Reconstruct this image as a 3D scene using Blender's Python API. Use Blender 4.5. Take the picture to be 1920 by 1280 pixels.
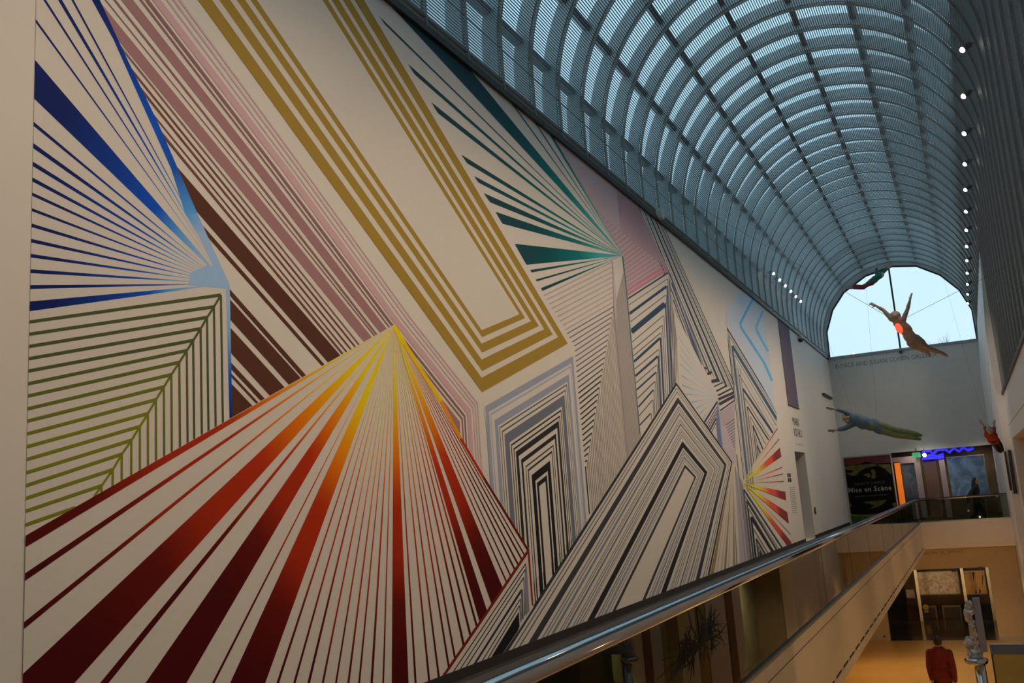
import bpy, bmesh, math, random
from mathutils import Vector, Matrix
random.seed(7)
for o in list(bpy.data.objects): bpy.data.objects.remove(o)
SC = bpy.context.scene
COL = SC.collection

# ------------------------------------------------------------------ camera
F = 1751.91911
R = ((0.89631637667802, 0.43778886292942726, -0.07041210402867397),
     (-0.13970063649627376, 0.1280988051202716, -0.9818729186046913),
     (-0.42083332218506847, 0.889905392511877, 0.17597643966440657))
cam = bpy.data.cameras.new('camera')
cam.sensor_width = 36.0
cam.lens = F / 1920 * 36
cam.clip_end = 500
camo = bpy.data.objects.new('camera', cam)
COL.objects.link(camo)
camo.matrix_world = Matrix(((R[0][0], -R[1][0], -R[2][0], 0), (R[0][1], -R[1][1], -R[2][1], 0),
                            (R[0][2], -R[1][2], -R[2][2], 0), (0, 0, 0, 1)))
SC.camera = camo
# the eye is the origin: X across the hall, Y along it, Z up

# ------------------------------------------------------------------ world, exposure
SC.view_settings.view_transform = 'Standard'
SC.view_settings.look = 'None'
SC.view_settings.gamma = 1.0
SC.view_settings.use_curve_mapping = False
SC.view_settings.exposure = 0.0
wd = bpy.data.worlds.new('overcast_sky')
SC.world = wd
wd.use_nodes = True
nt = wd.node_tree
bg = nt.nodes['Background']
tc = nt.nodes.new('ShaderNodeTexCoord')
nz = nt.nodes.new('ShaderNodeTexNoise'); nz.inputs['Scale'].default_value = 3.0; nz.inputs['Detail'].default_value = 3
rp = nt.nodes.new('ShaderNodeValToRGB')
rp.color_ramp.elements[0].position = .35; rp.color_ramp.elements[0].color = (.61, .84, 1.0, 1)
rp.color_ramp.elements[1].position = .70; rp.color_ramp.elements[1].color = (.69, .89, 1.0, 1)
nt.links.new(tc.outputs['Generated'], nz.inputs['Vector'])
nt.links.new(nz.outputs['Fac'], rp.inputs['Fac'])
nt.links.new(rp.outputs['Color'], bg.inputs['Color'])
bg.inputs['Strength'].default_value = 1.2
SC.cycles.max_bounces = 8
SC.cycles.transparent_max_bounces = 24
SC.cycles.sample_clamp_indirect = 4.0

YJ_ = 28.65
WARM = (1.0, .75, .50)
SPOT_W = 415.0        # mural spots under the vault
DOWN_W = 170.0         # walkway downlights, and the added fill over the right side

# ------------------------------------------------------------------ helpers
def U(px, py, ax, val):
    """the point where the ray through a pixel of the photograph meets the plane axis=val"""
    c = ((px - 960) / F, (py - 640) / F, 1.0)
    d = Vector((sum(R[i][j] * c[i] for i in range(3)) for j in range(3)))
    return d * (val / d[ax])

def lin(v):
    v /= 255.0
    return v / 12.92 if v <= .04045 else ((v + .055) / 1.055) ** 2.4

def srgb(r, g, b): return (lin(r), lin(g), lin(b))

MATS = {}
def mat(name, col, rough=.6, metal=0.0, emit=None, estr=0.0, noise=.06, scale=6.0, bump=0.0, spec=None, coat=0.0):
    if name in MATS: return MATS[name]
    m = bpy.data.materials.new(name); m.use_nodes = True
    n = m.node_tree; b = n.nodes['Principled BSDF']
    b.inputs['Roughness'].default_value = rough
    b.inputs['Metallic'].default_value = metal
    if spec is not None: b.inputs['Specular IOR Level'].default_value = spec
    if coat: b.inputs['Coat Weight'].default_value = coat
    if noise > 0:
        t = n.nodes.new('ShaderNodeTexCoord'); z = n.nodes.new('ShaderNodeTexNoise')
        z.inputs['Scale'].default_value = scale; z.inputs['Detail'].default_value = 4
        r = n.nodes.new('ShaderNodeValToRGB')
        r.color_ramp.elements[0].position = .3; r.color_ramp.elements[1].position = .7
        r.color_ramp.elements[0].color = (*[c * (1 - noise) for c in col], 1)
        r.color_ramp.elements[1].color = (*[min(1, c * (1 + noise)) for c in col], 1)
        n.links.new(t.outputs['Object'], z.inputs['Vector'])
        n.links.new(z.outputs['Fac'], r.inputs['Fac'])
        n.links.new(r.outputs['Color'], b.inputs['Base Color'])
        if bump:
            bp = n.nodes.new('ShaderNodeBump'); bp.inputs['Strength'].default_value = bump; bp.inputs['Distance'].default_value = .01
            n.links.new(z.outputs['Fac'], bp.inputs['Height']); n.links.new(bp.outputs['Normal'], b.inputs['Normal'])
    else:
        b.inputs['Base Color'].default_value = (*col, 1)
    if emit:
        b.inputs['Emission Color'].default_value = (*emit, 1); b.inputs['Emission Strength'].default_value = estr
    MATS[name] = m
    return m

def glass_mat(name, tint, refl=1.0, rough=.0, ior=1.5):
    m = bpy.data.materials.new(name); m.use_nodes = True
    n = m.node_tree; n.nodes.clear()
    o = n.nodes.new('ShaderNodeOutputMaterial'); mx = n.nodes.new('ShaderNodeMixShader')
    tr = n.nodes.new('ShaderNodeBsdfTransparent'); gl = n.nodes.new('ShaderNodeBsdfGlossy')
    fr = n.nodes.new('ShaderNodeFresnel'); fr.inputs['IOR'].default_value = ior
    ml = n.nodes.new('ShaderNodeMath'); ml.operation = 'MULTIPLY'; ml.inputs[1].default_value = refl; ml.use_clamp = True
    tr.inputs['Color'].default_value = (*tint, 1); gl.inputs['Roughness'].default_value = rough
    n.links.new(fr.outputs['Fac'], ml.inputs[0]); n.links.new(ml.outputs[0], mx.inputs['Fac'])
    n.links.new(tr.outputs[0], mx.inputs[1]); n.links.new(gl.outputs[0], mx.inputs[2])
    n.links.new(mx.outputs[0], o.inputs['Surface'])
    return m

class MB:
    def __init__(s): s.v = []; s.f = []
    def add(s, vs, fs):
        k = len(s.v); s.v += [tuple(p) for p in vs]; s.f += [tuple(i + k for i in f) for f in fs]; return s
    def box(s, a, b):
        x0, x1 = sorted((a[0], b[0])); y0, y1 = sorted((a[1], b[1])); z0, z1 = sorted((a[2], b[2]))
        return s.add([(x0, y0, z0), (x1, y0, z0), (x1, y1, z0), (x0, y1, z0), (x0, y0, z1), (x1, y0, z1), (x1, y1, z1), (x0, y1, z1)],
                     [(0, 3, 2, 1), (4, 5, 6, 7), (0, 1, 5, 4), (1, 2, 6, 5), (2, 3, 7, 6), (3, 0, 4, 7)])
    def prism(s, poly, d):
        """polygon of 3D points extruded along vector d"""
        n = len(poly); d = Vector(d)
        return s.add(list(poly) + [Vector(p) + d for p in poly],
                     [tuple(range(n))[::-1], tuple(range(n, 2 * n))] + [(i, (i + 1) % n, n + (i + 1) % n, n + i) for i in range(n)])
    def tube(s, pts, r, n=10, caps=True):
        pts = [Vector(p) for p in pts]; m = len(pts)
        rs = r if isinstance(r, (list, tuple)) else [r] * m
        vs = []; prev = None
        for i, p in enumerate(pts):
            t = (pts[min(i + 1, m - 1)] - pts[max(i - 1, 0)]).normalized()
            if prev is None:
                a = Vector((0, 0, 1)) if abs(t.z) < .9 else Vector((1, 0, 0))
                u = t.cross(a).normalized()
            else:
                u = (prev - t * prev.dot(t)).normalized()
            prev = u; w = t.cross(u)
            vs += [p + (u * math.cos(2 * math.pi * j / n) + w * math.sin(2 * math.pi * j / n)) * rs[i] for j in range(n)]
        fs = [(i * n + j, i * n + (j + 1) % n, (i + 1) * n + (j + 1) % n, (i + 1) * n + j) for i in range(m - 1) for j in range(n)]
        if caps: fs += [tuple(range(n))[::-1], tuple(range((m - 1) * n, m * n))]
        return s.add(vs, fs)
    def ball(s, c, r, n=10, m=7, axes=None):
        c = Vector(c); r = Vector(r) if not isinstance(r, (int, float)) else Vector((r, r, r))
        ax = axes or (Vector((1, 0, 0)), Vector((0, 1, 0)), Vector((0, 0, 1)))
        vs = []; fs = []
        for i in range(1, m):
            a = math.pi * i / m
            for j in range(n):
                b = 2 * math.pi * j / n
                vs.append(c + ax[0] * (r.x * math.sin(a) * math.cos(b)) + ax[1] * (r.y * math.sin(a) * math.sin(b)) + ax[2] * (r.z * math.cos(a)))
        vs += [c + ax[2] * r.z, c - ax[2] * r.z]
        t = len(vs) - 2
        for i in range(m - 2):
            for j in range(n):
                fs.append((i * n + j, (i + 1) * n + j, (i + 1) * n + (j + 1) % n, i * n + (j + 1) % n))
        for j in range(n):
            fs.append((t, j, (j + 1) % n)); fs.append((t + 1, (m - 2) * n + (j + 1) % n, (m - 2) * n + j))
        return s.add(vs, fs)
    def mesh(s, name):
        me = bpy.data.meshes.new(name); me.from_pydata(s.v, [], s.f)
        bm = bmesh.new(); bm.from_mesh(me); bmesh.ops.recalc_face_normals(bm, faces=bm.faces); bm.to_mesh(me); bm.free()
        return me
    def build(s, name, m, parent=None, smooth=False, **props):
        me = s.mesh(name)
        if m: me.materials.append(m)
        if smooth:
            for p in me.polygons: p.use_smooth = True
        return link(name, me, parent, **props)

def link(name, data, parent=None, **props):
    o = bpy.data.objects.new(name, data); COL.objects.link(o)
    if parent:
        o.parent = parent
        o.matrix_parent_inverse = Matrix.Translation(-Vector(parent.location)) if parent.type == 'EMPTY' else Matrix()
    for k, v in props.items(): o[k] = v
    return o

def thing(name, label, cat, loc=(0, 0, 0), group=None, kind=None):
    o = bpy.data.objects.new(name, None); COL.objects.link(o); o.location = loc; o.empty_display_size = .1
    if label: o['label'] = label
    if cat: o['category'] = cat
    if group: o['group'] = group
    if kind: o['kind'] = kind
    return o

def struct_root(name):
    return thing(name, None, None, kind='structure')

def text(name, body, origin, right, up, height, m, parent=None, width=None, align='LEFT', depth=.004, bold=0.0, space=1.0, **props):
    c = bpy.data.curves.new(name, 'FONT'); c.body = body; c.align_x = align; c.size = 1.0; c.extrude = 0; c.resolution_u = 2; c.offset = bold; c.space_character = space
    o = bpy.data.objects.new('tmp_text', c); COL.objects.link(o)
    dg = bpy.context.evaluated_depsgraph_get()
    me = bpy.data.meshes.new_from_object(o.evaluated_get(dg)); bpy.data.objects.remove(o); bpy.data.curves.remove(c)
    me.name = name
    xs = [v.co.x for v in me.vertices]; ys = [v.co.y for v in me.vertices]
    sx = (width / (max(xs) - min(xs))) if width else height / .7
    sy = height / (max(ys) - min(ys)) if '\n' in body else height / .7
    r = Vector(right).normalized(); u = Vector(up).normalized(); n = r.cross(u)
    x0 = min(xs) if align == 'LEFT' else (max(xs) if align == 'RIGHT' else 0)
    for v in me.vertices: v.co = Vector(origin) + r * ((v.co.x - x0) * sx) + u * (v.co.y * sy) + n * depth
    me.materials.clear(); me.materials.append(m)
    return link(name, me, parent, **props)

# ------------------------------------------------------------------ dimensions
XW, XR, XP, XS = -4.92, 1.08, 0.90, -1.65      # mural wall, right wall, far pier wall, slab edge
ZU, ZL = -1.65, -5.10                          # upper and lower floor
ZT = 5.46                                      # top of the mural wall
YF, YB, YL = 42.44, 32.52, 33.9                # far wall, bridge front, lower far wall
YN = -5.0                                      # end behind the eye
CX, CZ, RV = -1.92, 6.16, 3.0                  # vault axis and inner radius

# ------------------------------------------------------------------ materials
PLASTER = (.79, .735, .68)
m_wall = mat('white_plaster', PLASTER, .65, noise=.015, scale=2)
m_white2 = mat('white_paint', (.74, .71, .67), .6, noise=.02)
m_grey = mat('grey_plaster', (.50, .48, .45), .7, noise=.03)
m_fascia = mat('fascia_paint', (.66, .56, .46), .55, noise=.02)
m_dark = mat('dark_steel', (.035, .028, .026), .5, noise=.1)
m_black = mat('black_slot', (.01, .01, .01), .8, noise=0)
m_rib = mat('vault_grey_metal', (.42, .44, .445), .5, .2, noise=.06)
m_slat = mat('louver_metal', (.23, .255, .265), .45, .3, noise=0)
m_purlin = mat('purlin_metal', (.10, .11, .115), .55, .2, noise=.08)
m_back = mat('back_sheet', (.24, .245, .25), .6, .1, noise=.08)
m_chrome = mat('polished_steel', (.62, .62, .63), .12, 1.0, noise=.03, scale=20)
m_pane = glass_mat('vault_glass', (.68, .86, .92), .5)
m_rail = glass_mat('rail_glass', (.60, .63, .54), 1.0)
m_clear = glass_mat('clear_glass', (.97, .985, .99), 1.0)
m_walkfloor = mat('dark_stone_floor', (.06, .055, .05), .35, noise=.12, scale=3)
m_floor = mat('warm_stone_floor', (.64, .45, .20), .28, noise=.07, scale=1.2)
m_brown = mat('brown_panelling', (.19, .14, .08), .6, noise=.12, scale=3)
m_olive = mat('olive_wall', (.20, .19, .115), .7, noise=.12, scale=2)
m_glow = mat('lamp_glow', (1, .95, .85), .4, emit=(1.0, .92, .80), estr=14, noise=0)
m_lampbody = mat('lamp_housing', (.25, .25, .25), .4, .5)

# ------------------------------------------------------------------ lamps along the vault (their light; fixtures are built with it)
def spot(name, loc, target, power, col=WARM, size=70, blend=.9, rad=.06):
    l = bpy.data.lights.new(name, 'SPOT'); l.energy = power; l.color = col; l.spot_size = math.radians(size); l.spot_blend = blend
    l.shadow_soft_size = rad
    o = bpy.data.objects.new(name, l); COL.objects.link(o); o.location = loc
    o.rotation_euler = (Vector(target) - Vector(loc)).to_track_quat('-Z', 'Y').to_euler()
    return o
RIGHT_Y = [15.85 + 2.05 * i for i in range(13)]
LEFT_Y = [29.25 + 1.04 * i for i in range(6)]
for i, y in enumerate([15.85 - 2.05 * j for j in range(7, 0, -1)] + RIGHT_Y):
    spot('spot_light', (.70, y, 6.62), (XW, y + .6, 1.1), SPOT_W if y < 31 else SPOT_W * .35, size=70, blend=1.0)
for y in LEFT_Y:
    spot('spot_light', (-4.55, y, 6.6), (XP, y + 1.5, 1.0) if y < 32 else (-.8, YF, 2.6), 40, size=64)

# ================================================================== SETTING
w = struct_root('wall_left')
b = MB()
t = -.35
DY0, DY1, DZ = 30.68, 32.75, 1.165
b.box((XW + t, YN, ZL), (XW, DY0, ZT)); b.box((XW + t, DY1, ZL), (XW, YF + 4, ZT)); b.box((XW + t, DY0, DZ), (XW, DY1, ZT))
b.box((XW + t, DY0, ZL), (XW, DY1, ZU))
b.build('wall_surface', m_wall, w)
b = MB(); b.box((XW - 2.4, DY0 - .1, ZU), (XW - 2.3, DY1 + .1, DZ + .4)); b.box((XW - 2.4, DY1 + .02, ZU), (XW - .35, DY1 + .12, DZ + .4)); b.box((XW - 2.4, DY0 - .12, ZU), (XW - .35, DY0 - .02, DZ + .4))
b.box((XW - 2.4, DY0 - .12, DZ + .3), (XW - .35, DY1 + .12, DZ + .4)); b.box((XW - 2.4, DY0 - .12, ZU - .1), (XW - .35, DY1 + .12, ZU))
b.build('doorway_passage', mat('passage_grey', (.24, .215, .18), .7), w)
b = MB(); b.box((XW, YN, ZU), (XW + .02, DY0, ZU + .10)); b.box((XW, DY1, ZU), (XW + .02, YF, ZU + .10))
b.build('baseboard_left', m_dark, None, kind='structure')

# metal strip where the vault meets the mural wall
tr = struct_root('trim_1')
MB().box((XW - .05, YN, ZT - .03), (XW + .05, YF, ZT + .05)).build('edge_strip', m_dark, tr)
MB().box((XW - .05, YN, ZT + .09), (XW + .02, YF, ZT + .13)).box((XW - .05, YN, ZT + .17), (XW + .02, YF, ZT + .20)).build('edge_rail', mat('edge_rail', (.16, .13, .10), .5), tr)

# walkway and bridge slabs
fl = struct_root('floor_upper')
b = MB(); b.box((XW, YN, ZU - .25), (XS - .14, 47, ZU)); b.box((XS - .14, YB + .14, ZU - .25), (XP + .3, 47, ZU))
b.build('floor_slab', m_walkfloor, fl)
b = MB(); b.box((XW, YN, ZU - .50), (XS - .02, 47, ZU - .26)); b.box((XS - .02, YB + .02, ZU - .50), (XP + .2, 47, ZU - .26))
b.build('soffit', m_fascia, fl)
# long fascia: upper board, lower strip, dashed slot between them
MB().box((XS - .14, YN, -2.07), (XS, YB + .14, -1.36)).build('fascia_board', m_fascia, fl)
MB().box((XS - .14, YN, -2.22), (XS, YB + .14, -2.105)).build('fascia_board', m_fascia, fl)
MB().box((XS - .14, YN, -2.11), (XS - .012, YB + .14, -2.06)).build('fascia_recess', m_fascia, fl)
b = MB(); y = 3.0
while y < YB - .5:
    b.box((XS - .012, y, -2.103), (XS - .006, y + .40, -2.080)); y += .64
b.build('air_slot', m_black, fl, kind='stuff')
MB().box((XS, YN, -1.478), (XS + .002, YB, -1.470)).build('fascia_joint', mat('joint', (.12, .09, .07)), fl)
# bridge front
MB().box((XS, YB, -2.07), (XP + .1, YB + .14, -1.33)).build('bridge_fascia', mat('bridge_paint', (.62, .55, .50), .6, noise=.02), fl)

# lower floor and the floor of the lower lobby
MB().box((XW - .3, YN, ZL - .2), (5.0, YL, ZL)).build('floor', m_floor, None, kind='structure')
MB().box((XW - .3, YL, ZL - .2), (3.0, 44, ZL)).build('floor_lobby', mat('polished_dark_floor', (.035, .028, .02), .12, noise=.1), None, kind='structure')
# lower side wall below the walkway (behind, mostly unseen)

# far wall above the lobby
wf = struct_root('wall_far')
Z_LINT = 1.19
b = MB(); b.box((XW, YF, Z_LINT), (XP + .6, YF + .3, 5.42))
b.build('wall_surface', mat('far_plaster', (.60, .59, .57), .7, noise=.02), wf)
MB().box((XW, YF - .03, 5.40), (XP + .3, YF + .3, 5.52)).build('window_sill', mat('sill_grey', (.30, .31, .33), .5), wf)
wp = thing('poster_wall', None, None, kind='structure'); wp.name = 'wall_poster'
MB().box((XW, YF + .02, ZU), (-2.92, YF + .3, Z_LINT)).build('wall_surface', m_white2, wp)

# arched end wall (solid outside the window) with a faceted opening
we = struct_root('window_1')
NODE = [(CX + (RV + .10) * math.cos(math.radians(a)), CZ + (RV + .10) * math.sin(math.radians(a))) for a in range(170, 0, -20)]
WX0, WX1 = U(1554, 667, 1, YF).x, U(1832, 631, 1, YF).x
ring = [(WX0, 5.52)] + [tuple(U(x, y, 1, YF))[0::2] for x, y in ((1549, 622), (1560, 580), (1581, 547), (1622, 516), (1672, 498), (1718, 497), (1763, 514), (1799, 542), (1823, 579))] + [(WX1, 5.52)]
outer = [(XW - .6, 5.42)] + [(CX + 4.0 * math.cos(math.radians(a)), CZ + 4.0 * math.sin(math.radians(a))) for a in (185, 165, 145, 125, 105, 85, 65, 45, 20)] + [(XR + .6, 5.42)]
def ringmesh(A, B, y0, y1):
    b = MB(); n = len(A)
    vs = [(x, y0, z) for x, z in A] + [(x, y0, z) for x, z in B] + [(x, y1, z) for x, z in A] + [(x, y1, z) for x, z in B]
    fs = []
    for i in range(n - 1):
        fs += [(i, i + 1, n + i + 1, n + i), (2 * n + i, 3 * n + i, 3 * n + i + 1, 2 * n + i + 1),
               (i, 2 * n + i, 2 * n + i + 1, i + 1), (n + i, n + i + 1, 3 * n + i + 1, 3 * n + i)]
    fs += [(0, n, 3 * n, 2 * n), (n - 1, 3 * n - 1, 4 * n - 1, 2 * n - 1)]
    b.add(vs, fs); return b
ringmesh(outer, ring, YF, YF + .25).build('gable_panel', mat('gable', (.2, .22, .23), .6), we)
inner = [(CX + (x - CX) * .985, 5.52 + (z - 5.52) * .987) for x, z in ring]
ringmesh(ring, inner, YF + .05, YF + .15).build('window_frame', m_dark, we)
wt = U(1668, 500, 1, YF + .08); wb = U(1688.5, 655, 1, YF + .08)
for nm, pts in (('window_pane', [p for p in inner if p[0] <= wb.x + .05]), ('window_pane', [p for p in inner if p[0] > wb.x - 5 and p[0] > wb.x])):
    left = pts[0][0] < wb.x
    topz = max(z for x, z in inner)
    if left: poly = pts + [(wt.x, wt.z), (wb.x, 5.52)]
    else: poly = [(wb.x, 5.52), (wt.x, wt.z)] + pts
    MB().prism([(x, YF + .10, z) for x, z in poly], (0, .015, 0)).build(nm, m_clear, we)
MB().box((wb.x - .035, YF + .03, 5.52), (wb.x + .035, YF + .17, 9.03)).build('mullion', m_dark, we)
MB().box((wb.x - .06, YF - .10, 5.30), (wb.x + .06, YF - .03, 5.42)).build('bracket', m_dark, we)

# right wall: lower storeys in white, openings, jog at the far pier
wr = struct_root('wall_right')
def wall_with_openings(x0, x1, y0, y1, z0, z1, ops):
    b = MB(); ys = sorted({y0, y1} | {o[0] for o in ops} | {o[1] for o in ops})
    for a, c in zip(ys, ys[1:]):
        mid = (a + c) / 2; cut = sorted([(o[2], o[3]) for o in ops if o[0] <= mid <= o[1]])
        z = z0
        for p, q in cut:
            if p > z: b.box((x0, a, z), (x1, c, p))
            z = q
        if z < z1: b.box((x0, a, z), (x1, c, z1))
    return b
YJ = 28.65
ops = [(21.3, 27.58, -1.65, .885), (19.0, 24.9, ZL, -1.75), (13.94, 15.63, ZL, -1.75), (11.59, 12.88, ZL, -1.75), (8.2, 11.29, ZL, -1.75), (13.0, 18.0, -1.65, .885)]
wall_with_openings(XR, XR + .3, YN, YJ, ZL, 2.17, ops).build('wall_surface', m_wall, wr)
MB().box((XR - .003, YN, 1.258), (XR, YJ, 1.272)).build('wall_joint', mat('joint2', (.15, .13, .11)), wr)
# pier beyond the cladding: its face looks towards the eye, its top leans under the vault
pier = [(XP, YJ, ZL), (XR + .3, YJ, ZL), (XR + .3, YJ, 6.1), (XR - .01, YJ, 6.1), (XP, YJ, 3.9)]
MB().prism(pier, (0, YF - YJ, 0)).build('pier', m_white2, wr)
for k, (pts) in enumerate(([(1882, 846), (1885.5, 846), (1898, 919), (1893.5, 919)], [(1889, 843), (1895, 843), (1908, 925), (1901, 925)])):
    q = [U(x, y, 1, YJ) for x, y in pts]
    MB().prism([(p.x, YJ - .05, p.z) for p in q], (0, .05, 0)).build('wall_panel', m_dark, None, label=('outer of two slim dark upright panels at the pier corner', 'inner of two slim dark upright panels beside the brown opening')[k], category='panel', group='slim dark panels on the pier')
# rooms behind the openings
rm = struct_root('wall_side_rooms')
b = MB(); b.box((4.3, 7, ZL), (4.4, YJ, 2.2)); b.box((XR + .3, 6.9, ZL), (4.4, 7, 2.2)); b.box((XR + .3, YJ - .05, ZL), (4.4, YJ + .05, 2.2)); b.box((XR + .3, 7, 2.1), (4.4, YJ, 2.2))
b.build('room_wall', m_brown, rm)
b = MB(); b.box((2.9, 7, ZL), (3.0, YJ, -1.75)); b.build('room_partition', m_olive, rm)
MB().box((XR + .3, 7, -1.75), (4.3, YJ, -1.65)).build('room_floor', m_walkfloor, rm)
b = MB(); b.box((XR - .02, 11.29, ZL), (XR, 11.59, -1.75)); b.build('pier_strip', mat('lime_jamb', (.22, .30, .06), .5), rm)
b = MB(); b.box((XR - .02, 12.88, ZL), (XR, 13.2, -1.75)); b.box((XR - .02, 17.72, ZL), (XR, 18.25, -1.75)); b.build('pier_strip', mat('brown_jamb', (.20, .12, .06), .5), rm)
b = MB(); b.box((XR - .02, 13.76, ZL), (XR, 13.94, -1.75)); b.box((XR - .02, 15.63, ZL), (XR, 16.2, -1.75)); b.build('pier_strip', mat('straw_lit_strip', (.42, .38, .16), .5), rm)  # pier's yellow light put into the colour of these strips

# end behind the eye
MB().box((XW - .3, YN - .3, ZL), (XR + .3, YN, 9.6)).build('wall_back', m_white2, None, kind='structure')

# lower far wall with the lobby opening
wl = struct_root('wall_lower')
ox0, ox1 = U(1669, 1198, 1, YL).x, U(1874, 1199, 1, YL).x
oz = U(1770, 1066, 1, YL).z
b = MB(); b.box((XW, YL, ZL), (ox0, YL + .35, -2.1)); b.box((ox1, YL, ZL), (XP + .3, YL + .35, -2.1)); b.box((ox0, YL, oz), (ox1, YL + .35, -2.1))
m_tan = mat('tan_plaster', (.60, .50, .38), .7, noise=.03)
b.build('wall_surface', m_tan, wl)
MB().box((XW, YL - .02, ZL), (ox0, YL, ZL + .1)).box((ox1, YL - .02, ZL), (XP, YL, ZL + .1)).build('baseboard_far', m_grey, wl)
b = MB(); b.box((-6, YL + .35, oz + .12), (2.5, 44, oz + .2)); b.box((-6, 43.6, ZL), (2.5, 43.7, oz + .1)); b.box((-6, YL + .35, ZL), (-5.9, 43.6, oz + .1)); b.box((2.4, YL + .35, ZL), (2.5, 43.6, oz + .1))
b.build('lobby_shell', mat('lobby_dark', (.05, .032, .022), .7, noise=.1), wl)

# upper lobby beyond the far wall
lb = struct_root('wall_lobby')
b = MB(); b.box((-4.9, 46.9, ZU), (1.9, 47.0, Z_LINT + .3)); b.box((-3.02, YF + .3, ZU), (-2.96, 46.9, Z_LINT + .3)); b.box((1.4, YF, ZU), (1.5, 46.9, Z_LINT + .3))
b.build('lobby_wall', m_brown, lb)
MB().box((-4.9, YF + .3, Z_LINT + .22), (1.9, 47.0, Z_LINT + .3)).build('lobby_ceiling', mat('lobby_ceil', (.10, .085, .07)), lb)
# warm downlights under the walkway; the spots after them are added fill without fixtures
for y in (6, 10.5, 15, 19.5, 24, 28.5):
    spot('down_or_fill_spot', (-2.6, y, -2.3), (-2.3, y, ZL), DOWN_W, (1.0, .56, .18), size=120, blend=.8)
for y in (14, 20, 26, 31):
    spot('down_or_fill_spot', (.2, y, -1.9), (-.6, y + .5, ZL), DOWN_W * .6, (1.0, .56, .18), size=110, blend=.8)  # added in open air to warm the hall floor; no fixtures
for y in (22, 26):
    spot('down_or_fill_spot', (2.8, y, 1.9), (3.2, y, -1.6), 30, (1.0, .66, .34), size=120)  # unseen lamps added to light the brown upper rooms
for x in (-3.0, -1.6, -.3):
    spot('down_or_fill_spot', (x, 36.6, -3.0), (x, 39.2, -3.5), 55, (1.0, .70, .40), size=120)  # fill added before the lobby glass to bring up the paintings
for x in (-2.2, -1.0, .4):
    spot('down_or_fill_spot', (x, YF - 1.2, 1.15), (x, YF + .6, -.6), 26, (1.0, .78, .58), size=120)  # fill added in front of the lintel to brighten the upper lobby
for y in (9.5, 12.5, 16.5, 22.5, 26.5):
    spot('down_or_fill_spot', (2.0, y, -1.85), (2.4, y, ZL), 330, (1.0, .80, .48), size=130)  # unseen fill, added to brighten the rooms mirrored in the railing glass
for y in range(5, 31, 4):
    spot('fill_spot', (1.0, y, -1.45), (XS, y + 1.2, -1.95), 30, (1.0, .60, .28), size=110, blend=1.0)  # unseen row added along the right wall to lift the fascia
spot('fill_spot', (-4.5, 19, 5.2), (1.04, YJ_, 2.4), 900, (1.0, .80, .66), size=22, blend=1.0)  # narrow beam added to brighten the pier face; no fixture
spot('fill_spot', (.4, 27.5, -1.7), (-.7, YL, -3.2), 130, (1.0, .62, .26), size=70, blend=1.0)  # added spot that lifts the tan wall below the bridge
for x in (-2.0, .3):
    spot('down_or_fill_spot', (x, 45.2, 1.2), (x, 46.6, -.6), 30, (1.0, .78, .58), size=120)  # extra pair added at the back so the brown walls show
# ================================================================== VAULT
cv = struct_root('ceiling')
PITCH = 1.008; Y0 = 8.67
KS = list(range(-13, 34))
def profile(r, right_leg, step=4, bottom=2.17):
    """left leg, half circle, right leg as (x,z) points at radius r"""
    p = [(CX - r, ZT + .02)]
    p += [(CX + r * math.cos(math.radians(a)), CZ + r * math.sin(math.radians(a))) for a in range(180, -1, -step)]
    if right_leg: p.append((CX + r, bottom))
    return p
def arc_section(r0, r1, w, right_leg):
    A = profile(r0, right_leg); B = profile(r1, right_leg)
    n = len(A); vs = [(x, -w / 2, z) for x, z in A] + [(x, w / 2, z) for x, z in A] + [(x, -w / 2, z) for x, z in B] + [(x, w / 2, z) for x, z in B]
    fs = []
    for i in range(n - 1):
        for a, c in ((0, n), (n, 3 * n), (3 * n, 2 * n), (2 * n, 0)):
            fs.append((a + i, c + i, c + i + 1, a + i + 1))
    fs += [(0, n, 3 * n, 2 * n), (n - 1, 2 * n - 1, 4 * n - 1, 3 * n - 1)]
    b = MB(); b.add(vs, fs); return b
DEEP = .26
rib_me = {}
for leg in (True, False):
    me = arc_section(RV + .03, RV + DEEP, .045, leg).mesh('rib_web'); me.materials.append(m_rib)
    fl_ = arc_section(RV - .035, RV + .012, .022, leg).mesh('rib_edge'); fl_.materials.append(mat('rib_edge_metal', (.30, .29, .27), .45, .3, noise=0))
    rib_me[leg] = (me, fl_)
# louver slats of one bay: thin rods running along the hall
def slat_mesh(leg):
    b = MB(); w = .0175; d = .006
    def slat(x, z, nx, nz):
        tx, tz = -nz, nx
        c = [(x + tx * w / 2 * s + nx * d * q, z + tz * w / 2 * s + nz * d * q) for s, q in ((-1, 0), (1, 0), (1, 1), (-1, 1))]
        b.add([(p[0], .01, p[1]) for p in c] + [(p[0], PITCH - .01, p[1]) for p in c], [(0, 1, 5, 4), (1, 2, 6, 5), (2, 3, 7, 6), (3, 0, 4, 7)])
    sp = .0436
    z = ZT + .24
    while z < CZ: slat(CX - RV, z, -1, 0); z += sp
    n = round(math.pi * RV / sp)
    for i in range(n + 1):
        a = math.pi * (1 - i / n); slat(CX + RV * math.cos(a), CZ + RV * math.sin(a), math.cos(a), math.sin(a))
    if leg:
        z = CZ - sp
        while z > 2.19: slat(CX + RV, z, 1, 0); z -= sp
    me = b.mesh('louver_screen'); me.materials.append(m_slat); return me
slat_me = {True: slat_mesh(True), False: slat_mesh(False)}
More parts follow.
